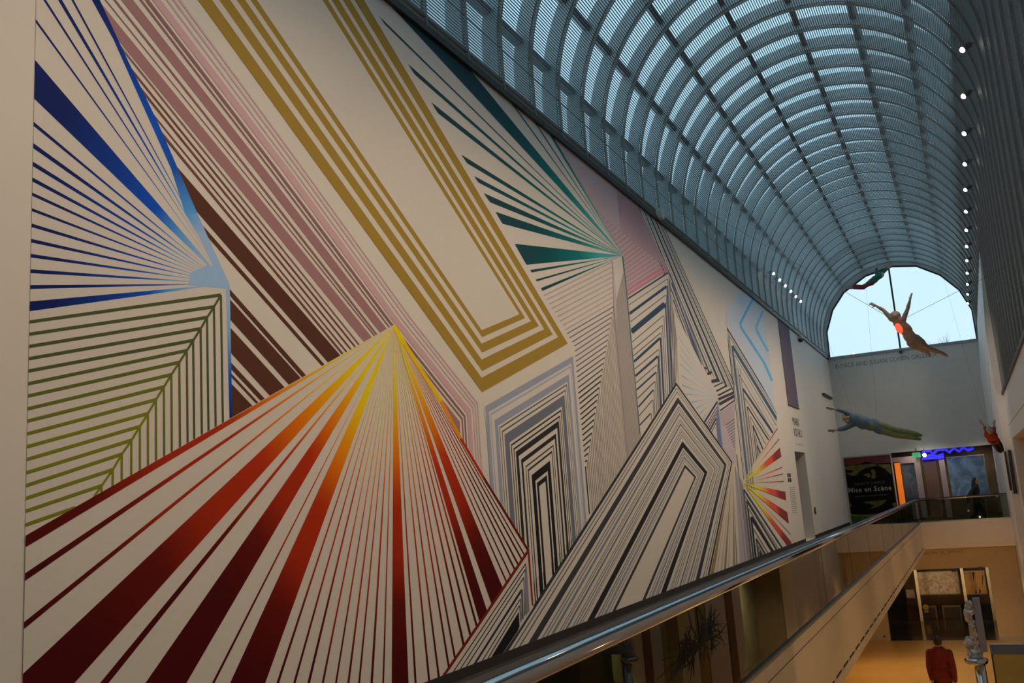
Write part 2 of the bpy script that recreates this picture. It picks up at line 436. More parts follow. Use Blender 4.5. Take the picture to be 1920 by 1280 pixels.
# flat glass facets between the purlin lines
GR = RV + DEEP + .02
edges = [(CX - GR, ZT)] + [(CX + GR * math.cos(math.radians(a)), CZ + GR * math.sin(math.radians(a))) for a in (170, 150, 130, 110, 90, 70, 50, 30)]
def pane_mesh(i):
    (xa, za), (xb, zb) = edges[i], edges[i + 1]
    b = MB(); b.add([(xa, .02, za), (xb, .02, zb), (xb, PITCH - .02, zb), (xa, PITCH - .02, za)], [(0, 1, 2, 3)])
    me = b.mesh('glass_pane'); me.materials.append(m_pane); return me
pane_me = [pane_mesh(i) for i in range(len(edges) - 1)]
bk = MB()
A = [(CX + (GR) * math.cos(math.radians(a)), CZ + GR * math.sin(math.radians(a))) for a in range(30, -1, -6)] + [(CX + GR, 2.17)]
bk.add([(x, 0, z) for x, z in A] + [(x, PITCH, z) for x, z in A], [(i, i + 1, len(A) + i + 1, len(A) + i) for i in range(len(A) - 1)])
back_me = bk.mesh('back_panel'); back_me.materials.append(m_back)
far_panes = MB(); hidden = MB()
shown = 0
for k in KS:
    y = Y0 + k * PITCH
    leg = y < YJ - .1
    for nm, me in zip(('rib', 'rib_edge'), rib_me[leg]):
        o = link(nm, me, cv); o.location = (0, y, 0)
    if k == KS[-1]: continue
    o = link('louver_screen', slat_me[leg], cv, kind='stuff'); o.location = (0, y, 0)
    o = link('back_panel', back_me, cv); o.location = (0, y, 0)
    for i in range(len(edges) - 1):
        if -6 <= k <= 24:
            o = link('glass_pane', pane_me[i], cv); o.location = (0, y, 0); shown += 1
        else:
            (xa, za), (xb, zb) = edges[i], edges[i + 1]
            far_panes.add([(xa, y + .02, za), (xb, y + .02, zb), (xb, y + PITCH - .02, zb), (xa, y + PITCH - .02, za)], [(0, 1, 2, 3)])
far_panes.build('glass_pane', m_pane, cv, kind='stuff')
# bottom channel of the cladding
MB().box((XR - .04, YN, 2.10), (XR + .34, YJ, 2.18)).build('cladding_channel', m_dark, cv)
YA, YE = Y0 + KS[0] * PITCH, YF
for a in (170, 150, 130, 110, 90, 70, 50, 30):
    r = RV + DEEP - .02; c, s = math.cos(math.radians(a)), math.sin(math.radians(a))
    b = MB(); w = .05; h = .12
    q = [(CX + c * (r + i * h) - s * j * w, CZ + s * (r + i * h) + c * j * w) for i, j in ((-.9, -1), (-.9, 1), (.3, 1), (.3, -1))]
    b.prism([(x, YA, z) for x, z in q], (0, YE - YA, 0)); b.build('purlin', m_purlin, cv)

# lamps under the vault: housing on a stem with a glowing lens
def vault_lamp(x, y, z, side, label, group):
    t = thing('spotlight', label, 'spotlight', (x, y, z), group)
    s = side
    wallx = CX + s * math.sqrt(max(.1, RV ** 2 - (z - CZ) ** 2)) * 1.0
    MB().tube([(wallx - s * .02, y, z + .05), (x, y, z + .05)], .014, 6).build('stem', m_lampbody, t)
    d = Vector((-s * .75, -.35, -.55)).normalized()
    c = Vector((x, y, z))
    MB().tube([c - d * .10, c + d * .05], .052, 10).build('housing', m_lampbody, t, smooth=False)
    MB().ball(c + d * .05, .046, 10, 6).build('lens', m_glow, t, smooth=True)
ordw = ['nearest', 'second', 'third', 'fourth', 'fifth', 'sixth', 'seventh', 'eighth', 'ninth', 'tenth', 'eleventh', 'twelfth', 'farthest']
for i, y in enumerate(RIGHT_Y):
    vault_lamp(.86, y, 6.72, 1, 'lit spotlight on the right cladding, %s of its row from the camera' % ordw[i], 'spotlights along the right cladding')
for i, y in enumerate(LEFT_Y):
    vault_lamp(-4.70, y, 6.66, -1, 'lit spotlight above the far left wall, %s of six along the vault foot' % (ordw[i] if i < 5 else 'farthest'), 'spotlights above the far left wall')
# security camera and small bracket at the edge strip
c = U(1501, 634, 0, XW + .08)
t = thing('security_camera', 'small dark dome camera under the wall-top strip near the far corner', 'camera', c)
MB().ball(c - Vector((0, 0, .06)), .09, 10, 6).build('dome', m_dark, t, smooth=True)
MB().box(c + Vector((-.14, -.1, -.02)), c + Vector((.06, .1, .06))).build('bracket', m_rib, t)
c = U(1237, 403, 0, XW + .07)
t = thing('wall_speaker', 'small pale bracketed box on the wall-top strip above the pink lines', 'speaker', c)
MB().box(c + Vector((-.05, -.09, -.08)), c + Vector((.07, .09, .12))).build('body', m_white2, t)
MB().box(c + Vector((-.12, -.04, -.03)), c + Vector((-.04, .04, .05))).build('bracket', m_rib, t)
# ================================================================== RAILINGS
def railing(name, label, a, b, z0, z1, joints, cap_r=.040, normal=(1, 0, 0)):
    """glass balustrade from a to b (x,y); z0 glass foot, z1 rail centre; joints = fractions where panes meet"""
    t = thing(name, label, 'railing', (a[0], a[1], z0))
    A, B = Vector((a[0], a[1], 0)), Vector((b[0], b[1], 0)); L = (B - A).length; d = (B - A) / L; n = Vector(normal)
    js = [0] + list(joints) + [L]
    for s0, s1 in zip(js, js[1:]):
        p0, p1 = A + d * (s0 + .006), A + d * (s1 - .006)
        q = [(p0 - n * .008), (p1 - n * .008), (p1 + n * .008), (p0 + n * .008)]
        MB().prism([(v.x, v.y, z0) for v in q], (0, 0, z1 - z0 - .02)).build('glass_panel', m_rail, t)
    for s in joints:
        p = A + d * s
        MB().prism([(v.x, v.y, z0) for v in (p - n * .01 - d * .005, p - n * .01 + d * .005, p + n * .01 + d * .005, p + n * .01 - d * .005)], (0, 0, z1 - z0 - .03)).build('joint_strip', m_dark, t)
    MB().tube([A + Vector((0, 0, z1)), B + Vector((0, 0, z1))], cap_r, 20).build('handrail', m_chrome, t, smooth=True)
    c = [A - n * (cap_r + .03), B - n * (cap_r + .03), B - n * .005, A - n * .005]
    MB().prism([(v.x, v.y, z1 + .012) for v in c], (0, 0, .03)).build('dark_cap', m_dark, t)
    p = [A - n * .03, B - n * .03, B + n * .03, A + n * .03]
    MB().prism([(v.x, v.y, z0) for v in p], (0, 0, .03)).build('shoe_channel', mat('shoe_metal', (.20, .24, .24), .4, .6), t)
    return t
J = []
s = 6.16 - 2.62 * 4; 
ya = -4.5
js = [6.16 + 2.62 * i - ya for i in range(-4, 11) if 0.3 < 6.16 + 2.62 * i - ya < YB - ya - .3]
railing('glass_railing', 'long glass railing with a polished handrail along the walkway by the mural', (XS - .03, ya), (XS - .03, YB + .05), -1.36, -.645, js)
xs = (XP - XS)
railing('glass_railing', 'short glass railing across the far bridge in front of the walking woman', (XS + .02, YB + .06), (XP - .02, YB + .06), -1.33, -.62, [.62, 1.9], normal=(0, 1, 0))
# two steel buttons on the bridge glass
for k, (x, y) in enumerate(((1816, 957), (1837, 968.5), (1869.5, 929.5))):
    p = U(x, y, 1, YB + .03)
    MB().tube([p, p + Vector((0, .06, 0))], .035, 10).build('glass_fixing', m_glow if False else m_chrome, bpy.data.objects['glass_railing.001'])
# ================================================================== MURAL (flat painted print on the left wall)
WREF = (178, 158, 132)
def paint(r, g, b, k=1.0):
    c = srgb(r, g, b); ref = srgb(*WREF)
    return tuple(min(1.0, c[i] / ref[i] * PLASTER[i] * k) for i in range(3))
def M(p):
    q = U(p[0], p[1], 0, XW); return (q.y, q.z)
def clip_poly(poly, conv):
    def area(P): return sum(P[i][0] * P[(i + 1) % len(P)][1] - P[(i + 1) % len(P)][0] * P[i][1] for i in range(len(P)))
    if area(conv) < 0: conv = conv[::-1]
    out = poly
    for i in range(len(conv)):
        a, b = conv[i], conv[(i + 1) % len(conv)]
        side = lambda p: (b[0] - a[0]) * (p[1] - a[1]) - (b[1] - a[1]) * (p[0] - a[0])
        inp, out = out, []
        for j in range(len(inp)):
            p, q = inp[j - 1], inp[j]; sp, sq = side(p), side(q)
            if (sp >= 0) != (sq >= 0):
                t = sp / (sp - sq); out.append((p[0] + (q[0] - p[0]) * t, p[1] + (q[1] - p[1]) * t))
            if sq >= 0: out.append(q)
        if not out: return []
    return out
m_paint = bpy.data.materials.new('mural_paint'); m_paint.use_nodes = True
_n = m_paint.node_tree; _b = _n.nodes['Principled BSDF']; _b.inputs['Roughness'].default_value = .65; _b.inputs['Specular IOR Level'].default_value = .22
_a = _n.nodes.new('ShaderNodeVertexColor'); _a.layer_name = 'Col'
_z = _n.nodes.new('ShaderNodeTexNoise'); _z.inputs['Scale'].default_value = 60
_x = _n.nodes.new('ShaderNodeMix'); _x.data_type = 'RGBA'; _x.blend_type = 'MULTIPLY'; _x.inputs[0].default_value = .06
_n.links.new(_a.outputs['Color'], _x.inputs[6]); _n.links.new(_z.outputs['Fac'], _x.inputs[7])
_n.links.new(_x.outputs[2], _b.inputs['Base Color'])

TOPCLIP = [(1.0, -1.64), (1.0, ZT - .03), (42, ZT - .03), (42, -1.64)]
LEFT_EDGE = [M((66, 0)), M((38, 1280))]
YL0 = 3.69
TOPCLIP = [(YL0, -1.64), (YL0, ZT - .03), (42, ZT - .03), (42, -1.64)]
mural = thing('mural', 'huge wall mural of striped rays and chevrons in many colours on the left wall', 'mural', (XW, 12, 1))
class G:
    def __init__(s, layer): s.off = .002 + .0014 * layer; s.v = []; s.f = []; s.c = []
    def up(s): s.off += .00003   # every stroke of paint lies on the one before
    def poly(s, pts, col, clip=None):
        """pts in wall coordinates (y,z); col a tuple or a function of (y,z)"""
        P = clip_poly(pts, TOPCLIP)
        if clip and P: P = clip_poly(P, clip)
        if len(P) < 3: return
        k = len(s.v)
        for p in P:
            s.v.append((XW + s.off, p[0], p[1])); s.c.append((*(col(p) if callable(col) else col), 1))
        s.f.append(tuple(range(k, k + len(P))))
    def px(s, pts, col, clip=None): s.up(); s.poly([M(p) for p in pts], col, clip)
    def line(s, pts, wpx, col, clip=None):
        """a painted line along pixels, wpx pixels wide"""
        n = len(pts); s.up()
        offs = []
        for i in range(n):
            a = pts[max(i - 1, 0)]; b = pts[min(i + 1, n - 1)]
            dx, dy = b[0] - a[0], b[1] - a[1]; l = math.hypot(dx, dy)
            offs.append((-dy / l * wpx / 2, dx / l * wpx / 2))
        for i in range(n - 1):
            s.px([(pts[i][0] + offs[i][0], pts[i][1] + offs[i][1]), (pts[i + 1][0] + offs[i + 1][0], pts[i + 1][1] + offs[i + 1][1]),
                  (pts[i + 1][0] - offs[i + 1][0], pts[i + 1][1] - offs[i + 1][1]), (pts[i][0] - offs[i][0], pts[i][1] - offs[i][1])], col, clip)
    def chev(s, loci, ts, col, clip=None):
        """stripes running from locus to locus; loci = [(outer px, inner px), ...]; ts = (t0,t1)"""
        s.up(); L = [(M(a), M(b)) for a, b in loci]
        f = lambda l, t: (l[0][0] + (l[1][0] - l[0][0]) * t, l[0][1] + (l[1][1] - l[0][1]) * t)
        for i in range(len(L) - 1):
            s.poly([f(L[i], ts[0]), f(L[i], ts[1]), f(L[i + 1], ts[1]), f(L[i + 1], ts[0])], col, clip)
    def fan(s, apex, p, q, ramp, ext=1.0, clip=None, n=14, shift=0.0, rmax=None, w0=0.0):
        """one ray of a fan from the apex to the outer points p,q (pixels)"""
        s.up(); A, P, Q = M(apex), M(p), M(q)
        ex = lambda B: (A[0] + (B[0] - A[0]) * ext, A[1] + (B[1] - A[1]) * ext)
        P, Q = ex(P), ex(Q)
        rm = rmax or math.hypot(P[0] - A[0], P[1] - A[1])
        def col(p):
            t = math.hypot(p[0] - A[0], p[1] - A[1]) / rm + shift
            for (t0, c0), (t1, c1) in zip(ramp, ramp[1:]):
                if t <= t1:
                    k = max(0, min(1, (t - t0) / (t1 - t0))); return tuple(c0[i] + (c1[i] - c0[i]) * k for i in range(3))
            return ramp[-1][1]
        g = lambda B, t: (A[0] + (B[0] - A[0]) * t, A[1] + (B[1] - A[1]) * t)
        for i in range(n):
            t0, t1 = i / n, (i + 1) / n
            s.poly([g(P, t0), g(P, t1), g(Q, t1), g(Q, t0)] if i else [g(P, 0), g(P, t1), g(Q, t1)], col, clip)
    def build(s, name, label=None):
        me = bpy.data.meshes.new(name); me.from_pydata(s.v, [], s.f)
        at = me.color_attributes.new('Col', 'FLOAT_COLOR', 'POINT')
        for i, c in enumerate(s.c): at.data[i].color = c
        me.materials.append(m_paint)
        o = link(name, me, mural)
        if label: o['label'] = label
        return o
WHITE = PLASTER
def vdown(p, dy): return (p[0] + (p[0] - 259) / (p[1] + 9135) * dy, p[1] + dy)
def lerp(a, b, t): return (a[0] + (b[0] - a[0]) * t, a[1] + (b[1] - a[1]) * t)

# ---- brown, mauve and pink diagonal stripes
g = G(0)
brown = paint(74, 38, 24); brown2 = paint(98, 56, 42); mau = paint(134, 92, 82); mau2 = paint(118, 78, 70); pink = paint(170, 128, 116); pale = paint(172, 136, 124)
def seg(a, b, col):  # a=((x,y),(x,y)) start edge, b likewise
    g.px([a[0], a[1], b[1], b[0]], col)
def poly4(stripe, col):
    for a, b in zip(stripe, stripe[1:]): seg(a, b, col)
R0 = 0; 
rows = (0, 320, 600)
def diag(x0, x1, x2, corner, col, clo=.0):
    e = [x0[i] - (x1[i] - x0[i]) * 1.9 for i in (0, 1)]
    st = [((e[0], -608), (e[1], -608)), ((x0[0], 0), (x0[1], 0)), ((x1[0], 320), (x1[1], 320)), ((x2[0], 600), (x2[1], 600))]
    if corner:
        st.append(corner); st.append((vdown(corner[0], 420), vdown(corner[1], 420)))
    else:
        dx0, dx1 = (x2[0] - x1[0]) / 280 * 200, (x2[1] - x1[1]) / 280 * 200
        st.append(((x2[0] + dx0, 800), (x2[1] + dx1, 800)))
    poly4(st, col)
def cor(t0, t1):
    a, b = (896, 754), (855, 797); return (lerp(a, b, t1), lerp(a, b, t0))
diag((160, 184), (421, 445.5), (649, 671), None, mau)
diag((196, 199), (453.5, 456), (677, 680), None, mau2)
diag((212, 217), (464, 469), (682.5, 687), None, mau2)
diag((227, 249), (479, 499), (694, 712), cor(.84, 1.0), mau)
diag((261, 266), (507, 511), (718, 721), cor(.70, .75), mau2)
diag((271, 279), (516, 522), (725, 730.5), cor(.58, .64), mau2)
diag((285, 301), (529, 544), (735, 748), cor(.33, .50), pink)
diag((311, 315), (550, 553), (754, 757), cor(.20, .25), pale)
diag((323, 328), (560, 564), (763, 767), cor(.10, .15), pale)
diag((334, 339), (569, 572), (771, 774), cor(.0, .05), pale)
for a, b, c in (((357.5, 363), (588, 592.5), brown2), ((371, 374), (599.5, 602.5), brown2), ((385, 389.5), (611.5, 615), brown2), ((397, 401), (623.5, 627), brown2), ((410, 413.5), (634.5, 637.5), mau2)):
    d = lambda i: (b[i] - a[i]) / 280
    poly4([((a[0] - d(0) * 700, -380), (a[1] - d(1) * 700, -380)), ((a[0], 320), (a[1], 320)), ((b[0] + d(0) * 200, 800), (b[1] + d(1) * 200, 800))], c)
for (y0, y1), (xa, xb), c in (((392, 432), (615, 581), brown), ((446, 456), (570, 563), brown)):
    k0, k1 = (xa - 400) / (640 - y0), (xb - 400) / (640 - y1)
    poly4([((400 - k0 * 120, y0 - 120), (400 - k1 * 120, y1 - 120)), ((400 + k0 * 400, y0 + 400), (400 + k1 * 400, y1 + 400))], c)
for y0, y1, k in ((545, 556, 1.13), (564, 600, 1.11), (616, 661, 1.10), (680, 691, 1.07), (700, 705.5, 1.07), (719, 789, 1.05)):
    poly4([((425, y0 - 8 * k), (425, y1 - 8 * k)), ((625, y0 + 192 * k), (625, y1 + 192 * k))], brown)
g.build('diagonal_stripes', 'brown, mauve and pink diagonal stripes')

# ---- gold U of four stripes
g = G(1)
def upx(x, b): return x - (b[0] - x) * 600 / b[1]      # carry a stripe on to the wall top, above the frame
g.px([(upx(371, (904, 735)), -600), (upx(682, (1064, 644)), -600), (1064, 644), (904, 735)], WHITE)
gold = paint(134, 100, 34); gold = paint(136, 102, 32)
for tl, bl, br, tr_ in (((371, 397), (735, 708), ((1064, 644), (1046, 632)), (682, 664)), ((410, 431), (695.6, 674), ((1036, 627), (1020, 617)), (656, 642)),
                        ((443, 459), (661, 644), ((1010, 611), (995, 602)), (635, 621)), ((469, 481), (632, 619), ((984, 596), (973.5, 589)), (614, 604))):
    seg2 = [((upx(tl[0], (903.5, bl[0])), -600), (upx(tl[1], (902.5, bl[1])), -600)), ((tl[0], 0), (tl[1], 0)), ((903.5, bl[0]), (902.5, bl[1])), br, ((tr_[0], 0), (tr_[1], 0)),
            ((upx(tr_[0], br[0]), -600), (upx(tr_[1], br[1]), -600))]
    for a, b in zip(seg2, seg2[1:]): g.px([a[0], a[1], b[1], b[0]], gold)
g.build('gold_stripes', 'gold stripes bent into a long U')

# ---- blue fan
g = G(2)
g.px([(66, -600), (-70, -600), (186, 0), (332, 317), (387, 440), (429, 532), (434, 787), (300, 860), (40, 1020)], WHITE)
navy, blue, sky_, ltb = paint(2, 20, 66), paint(0, 62, 138), paint(70, 124, 188), paint(128, 146, 176)
ramp = [(0, ltb), (.16, ltb), (.30, sky_), (.42, blue), (.62, paint(0, 42, 104)), (.85, navy), (1, navy)]
AP = (424, 532)
rnd = random.Random(3)
left = [(331, 339), (359.5, 366), (389, 395), (418, 425), (447, 454), (475.5, 482.5), (504.5, 512), (534.5, 542), (565.5, 584), (301, 310), (266, 276), (226, 234), (109, 184), (32, 39)]
for a, b in left:
    xl = 66 - 28 * a / 1280 - 2
    g.fan(AP, (xl, a), (xl, b), ramp, shift=rnd.uniform(-.06, .05), n=18)
rmaxB = math.hypot(M((110, 0))[0] - M(AP)[0], M((110, 0))[1] - M(AP)[1])
for a, b in ((80, 85), (107.5, 115), (132.5, 137)):
    g.fan(AP, (a, 0), (b, 0), ramp, ext=1.7, rmax=rmaxB, shift=rnd.uniform(-.05, .03), n=24)
# thick ray bounding the fan and the band that runs down from the apex
bound = [((-75, -600), (-62, -600)), ((171, 0), (186, 0)), ((212, 75), (226, 87)), ((281, 230), (295, 230)), ((320, 317), (333, 317)), ((346, 400), (369, 400)), ((372, 440), (387, 440)), ((408, 520), (429, 532))]
bc = [navy, navy, paint(0, 36, 96), blue, paint(10, 64, 130), sky_, ltb, ltb]
for (a, b), c0, c1 in zip(zip(bound, bound[1:]), bc, bc[1:]):
    A_, B_ = M(a[0]), M(b[0]); L2 = (B_[0] - A_[0]) ** 2 + (B_[1] - A_[1]) ** 2
    g.px([a[0], a[1], b[1], b[0]], lambda p: tuple(c0[i] + (c1[i] - c0[i]) * max(0, min(1, ((p[0] - A_[0]) * (B_[0] - A_[0]) + (p[1] - A_[1]) * (B_[1] - A_[1])) / L2)) for i in range(3)))
g.px([(356, 511), (388, 497), (414, 500), (429, 532), (422, 541), (352, 535)], ltb)
bnd = [((422, 530), (429.5, 532)), ((423.5, 570), (430.5, 570)), ((425, 620), (431.5, 620)), ((427, 700), (433, 700)), ((429.5, 792), (434.5, 790))]
bc = [ltb, ltb, paint(110, 140, 185), paint(0, 70, 150), paint(4, 24, 70)]
for (a, b), c0, c1 in zip(zip(bnd, bnd[1:]), bc, bc[1:]):
    z0, z1 = M(a[0])[1], M(b[0])[1]
    g.px([a[0], a[1], b[1], b[0]], lambda p: tuple(c0[i] + (c1[i] - c0[i]) * max(0, min(1, (p[1] - z0) / (z1 - z0))) for i in range(3)))
g.build('blue_ray_fan', 'navy to pale blue ray fan')

# ---- green nested corner lines
g = G(3)
ly = [604, 627, 650, 673, 696, 720, 743, 767, 790, 814, 838, 862, 887, 911, 935, 959, 985]
cs = [(413, 553), (400, 575), (387, 595), (375, 616), (361, 638), (349, 657), (335, 679), (320, 702), (306, 725), (291, 749), (276, 775), (261, 799), (245, 825), (227, 851), (210, 880), (189, 910), (172, 935)]
og, yg, dg = paint(66, 68, 32), paint(104, 100, 8), paint(44, 62, 44)
def mixc(a, b, t): return tuple(a[i] + (b[i] - a[i]) * t for i in range(3))
for i, (y, c) in enumerate(zip(ly, cs)):
    col = mixc(og, yg, max(0, min(1, (i - 4) / 6)))
    if i < 16: g.line([(66 - 28 * y / 1280 - 2, y), c], 6.0, col)
    else: g.line([(66 - 28 * y / 1280 - 2, y), (140, 951)], 6.0, col)
    if i < 16:
        e = vdown(c, 330 - (413 - c[0]) * .2)
        zc, ze = M(c)[1], M(e)[1]
        g.px([(c[0] - 2, c[1]), (c[0] + 2, c[1]), (e[0] + 2, e[1]), (e[0] - 2, e[1])], (lambda zc, ze, col: lambda p: mixc(col, dg, max(0, min(1, (zc - p[1]) / .9))))(zc, ze, col))
for a, b in zip(cs, cs[1:]): g.line([a, b], 4.2, mixc(og, yg, max(0, min(1, (cs.index(a) - 4) / 6))))
g.build('green_corner_lines', 'olive green nested corner lines')

# ---- teal fan, pink panel, pale slanted lines
g = G(1)
teal, teal2, tealL, tealD = paint(0, 58, 56), paint(0, 92, 82), paint(50, 132, 118), paint(22, 50, 50)
ramp = [(0, tealL), (.22, tealL), (.42, teal2), (.7, teal), (1, tealD)]
AT = (1167, 479)
rays = [((711, 31), (722, 46)), ((765, 120), (777, 139)), ((809, 192), (821, 212)), ((865, 290), (876, 306)), ((889, 330), (897, 342)), ((907, 362), (919, 379)), ((929, 397), (942, 419)), ((965, 457), (987, 496)), ((994, 506), (997, 510.5)), ((1004, 524), (1007, 527)), ((1014, 540), (1017, 545))]
for p, q in rays: g.fan(AT, p, q, ramp, n=14, shift=rnd.uniform(-.1, .06))
rmaxT = math.hypot(M((750, 20))[0] - M(AT)[0], M((750, 20))[1] - M(AT)[1]) * .8
for p, q in (((754, 34), (876, 125)), ((961, 197), (965.5, 200)), ((1003, 231), (1006.5, 233)), ((1028, 249), (1037, 256))):
    g.fan(AT, p, q, ramp, ext=1.25, n=18, rmax=rmaxT)
g.line([(1167, 480), (1175, 550), (1183, 640), (1191, 712), (1200, 814)], 2.0, paint(36, 96, 84))
g.build('teal_ray_fan', 'teal green ray fan')
g = G(1)
pk = paint(160, 124, 116); pkl = paint(158, 106, 104)
pinkpoly = [(1040, 258), (1192, 380), (1253, 505), (1177, 555), (1169, 480)]
g.px(pinkpoly, paint(163, 134, 122))
g.build('pink_panel', 'pale pink panel')
g = G(2)
clipP = [M(p) for p in pinkpoly]
la, lb_ = (1128, 405), (1252, 504)
for i in range(46):
    t = i / 45
    a = lerp((1040, 256), (1190, 378), t); b = lerp((1128, 405), (1252, 504), t)
    g.line([a, b], 1.3, pk, clipP)
for i in range(19):
    t = i / 18
    b = lerp((1131, 407), lb_, t ** .9); ya_ = 411 + 141 * t
    a = lerp((1128, 405), (1167, 479), (ya_ - 405) / 74) if ya_ < 479 else lerp((1167, 479), (1177, 555), (ya_ - 479) / 76)
    g.line([a, b], 1.9 if i < 17 else 4.5, pkl if i < 17 else paint(170, 104, 104))
g.build('pink_lines', 'fine pink slanted lines')

g = G(1)
lls = [(1063, 625.3), (1067.8, 632.8), (1072.5, 640.9), (1076.6, 648.4), (1077.8, 658), (1078.5, 668), (1079.6, 677), (1080.4, 686.6), (1081, 696.6), (1082, 706.5), (1082.8, 716), (1083.8, 726.6), (1084.3, 736.5), (1085, 746.8), (1086, 756.6), (1087, 766.5), (1087.9, 776.6)] + [(840 + x / 5.333, 740 + y / 5.333) for x, y in ((1328, 245), (1332, 300), (1335, 352), (1340, 405), (1345, 460), (1350, 512), (1355, 565), (1360, 617), (1365, 670))]
rrs = [(1150.3, 574.7), (1148.4, 585), (1146.6, 594.4), (1144.7, 604.7), (1142.8, 615), (1141, 626), (1139.4, 636.6), (1137.6, 647.3), (1135.7, 658), (1133.8, 669.4), (1131.6, 680.3), (1129.7, 691.5), (1127.8, 702.8), (1126, 714.4), (1123.5, 726), (1121.3, 737.8), (1119.4, 749.6)] + [(840 + x / 5.333, 740 + y / 5.333) for x, y in ((1480, 115), (1470, 180), (1460, 245), (1450, 310), (1437, 378), (1425, 445), (1412, 510), (1400, 580), (1390, 650))]
purp, grn = paint(108, 90, 92), paint(44, 48, 42)
n_ = min(len(lls), len(rrs) + 3)
for i in range(len(rrs)):
    l = lls[i] if i < 17 else lls[min(i - 0, len(lls) - 1)]
    c = mixc(purp, grn, max(0, min(1, (i - 5) / 8)))
    g.line([l, rrs[i]], 2.1 if i < 12 else 2.5, c)
    e = vdown(rrs[i], 330)
    g.line([rrs[i], e], .9, paint(140, 122, 104))
for i in range(14):
    a = vdown((1150 + i * 1.6, 580 - i * 6), 0); g.line([a, vdown(a, 340)], .8, paint(150, 130, 114))
for i in range(9):
    t = i / 8
    l = lerp((1020, 553), (1060, 617), t); r = lerp((1148, 490), (1150, 565), t)
    g.line([l, r], 1.9, paint(160, 134, 122)); g.line([r, vdown(r, 60)], 1.2, paint(164, 138, 124))
g.line([(1370 / 5.333 + 840, 740 + 715 / 5.333), (1410 / 5.333 + 840, 740 + 1190 / 5.333)], 2, grn)
g.build('slanted_lines', 'short slanted lines fading from mauve to dark green')

# ---- grey nested doorway
g = G(2)
LO, LI, RO, RI = (909, 761.5), (1010, 911.5), (1073.5, 667.5), (1022, 902)
g.px([(907, 764), (1075, 666), (1110, 965), (985, 1110), (925, 930)], WHITE)
loci = [(vdown(LO, 420), vdown(LI, 260)), (LO, LI), (RO, RI), (vdown(RO, 420), vdown(RI, 260))]
gr = lambda v: paint(v, v * .97, v * .96)
for t0, t1, v in ((0, .065, 128), (.085, .105, 140), (.16, .225, 126), (.245, .258, 70), (.29, .305, 76), (.335, .43, 92), (.455, .472, 40), (.503, .52, 40), (.545, .60, 36), (.645, .685, 34), (.73, .745, 46), (.775, .795, 40), (.85, .925, 22), (.955, 1.0, 24)):
    g.chev(loci, (t0, t1), gr(v) if v > 60 else paint(v, v * .95, v * .85))
g.build('grey_chevrons', 'grey to black nested doorway stripes')

# ---- right hand towers, back to front
# bundle of dark lines running down from the wall top, its turned back steps
g = G(2)
g.px([(1189, 377), (1243, 420), (1388, 741), (1345, 748), (1269, 640), (1253, 505)], WHITE)
dk, dk2, gy, gy2 = paint(52, 52, 54), paint(70, 68, 66), paint(112, 106, 98), paint(92, 92, 92)
loc2 = [((1243, 418), (1190, 377)), ((1388, 741), (1342, 752))]
Htop = [((1250, 428), (1191, 377)), ((1387, 740), (1262, 545))]
for t0, t1, c in ((0, .035, dk), (.065, .10, gy), (.135, .185, dk2), (.22, .25, gy), (.29, .36, dk), (.40, .43, gy), (.47, .55, dk), (.60, .63, gy), (.68, .74, dk2), (.79, .82, gy), (.87, .92, dk2), (.96, .98, gy)):
    a0, a1 = lerp((1243, 420), (1189, 376), t0), lerp((1243, 420), (1189, 376), t1)
    b0, b1 = lerp((1388, 743), (1308, 686), t0), lerp((1388, 743), (1308, 686), t1)
    g.px([a0, a1, b1, b0], c)
for a, b, w, c in (((1257, 514), (1318, 682), 1.5, gy), ((1259, 530), (1315, 684), 3.0, paint(60, 74, 88)), ((1261, 547), (1309, 680), 1.4, gy), ((1262, 562), (1304, 676), 2.4, dk2), ((1264, 577), (1298, 668), 1.2, gy)):
    g.line([a, b], w, c)
# stepped corners
def C2(x, y): return (1140 + x / 5.333, 640 + y / 5.333)
st = [((960, 260), (985, 275)), ((990, 328), (1035, 305)), ((1032, 400), (1110, 385)), ((1057, 452), (1148, 408)), ((1080, 497), (1185, 442)), ((1097, 540), (1230, 472)), ((1103, 578), (1268, 505)), ((1110, 628), (1285, 530)), ((1120, 690), (1312, 552))]
ws = [3.4, 5.4, 6.8, 2.4, 3.2, 3.2, 5.0, 5.6, 2.4]
for (a, b), w in zip(st, ws): g.line([C2(*a), C2(*b)], w, paint(56, 48, 52))
g.build('dark_line_bundle', 'bundle of dark lines with stepped corners')

# chevron tower beside the teal line
g = G(3)
tower = [(1177, 557), (1253, 509), (1269, 640), (1268, 722), (1200, 815)]
g.px(tower, WHITE)
clipT = [M(p) for p in tower]
nav = paint(44, 56, 68)
cz = [(1252.5, 511), (1250.5, 523), (1249, 537), (1247.5, 553), (1246, 570), (1243, 592), (1240.5, 610), (1238, 624), (1236.6, 634), (1234, 655), (1232.5, 668), (1230.5, 684), (1229, 698), (1227, 715), (1224, 731), (1222.5, 750), (1219, 775)]
lz = [(1176.6, 560), (1178, 572), (1179.5, 588), (1181.5, 603), (1183, 622), (1184.6, 641), (1186, 655), (1187, 667), (1187.8, 678), (1189, 692), (1190.4, 705), (1191.5, 718), (1192.5, 731), (1194.5, 747), (1196, 763), (1197, 780), (1198.5, 797)]
wz = [3, 1.4, 5, 1.6, 10, 1.6, 1.8, 1.8, 4.6, 1.8, 4.2, 1.8, 3.2, 2.2, 3, 2, 2.6]
for i, (c, l, w) in enumerate(zip(cz, lz, wz)):
    col = nav if w > 2.5 else paint(78, 78, 76)
    g.line([l, c], w, col, clipT)
    k = i / 16
    c2 = (c[0] + 1, c[1] - w * .3)
    g.line([c2, (c2[0] + 12.5, c2[1] + 250)], 2.2 if w > 4 else 1.4, nav if w > 4 else paint(104, 98, 92), clipT)
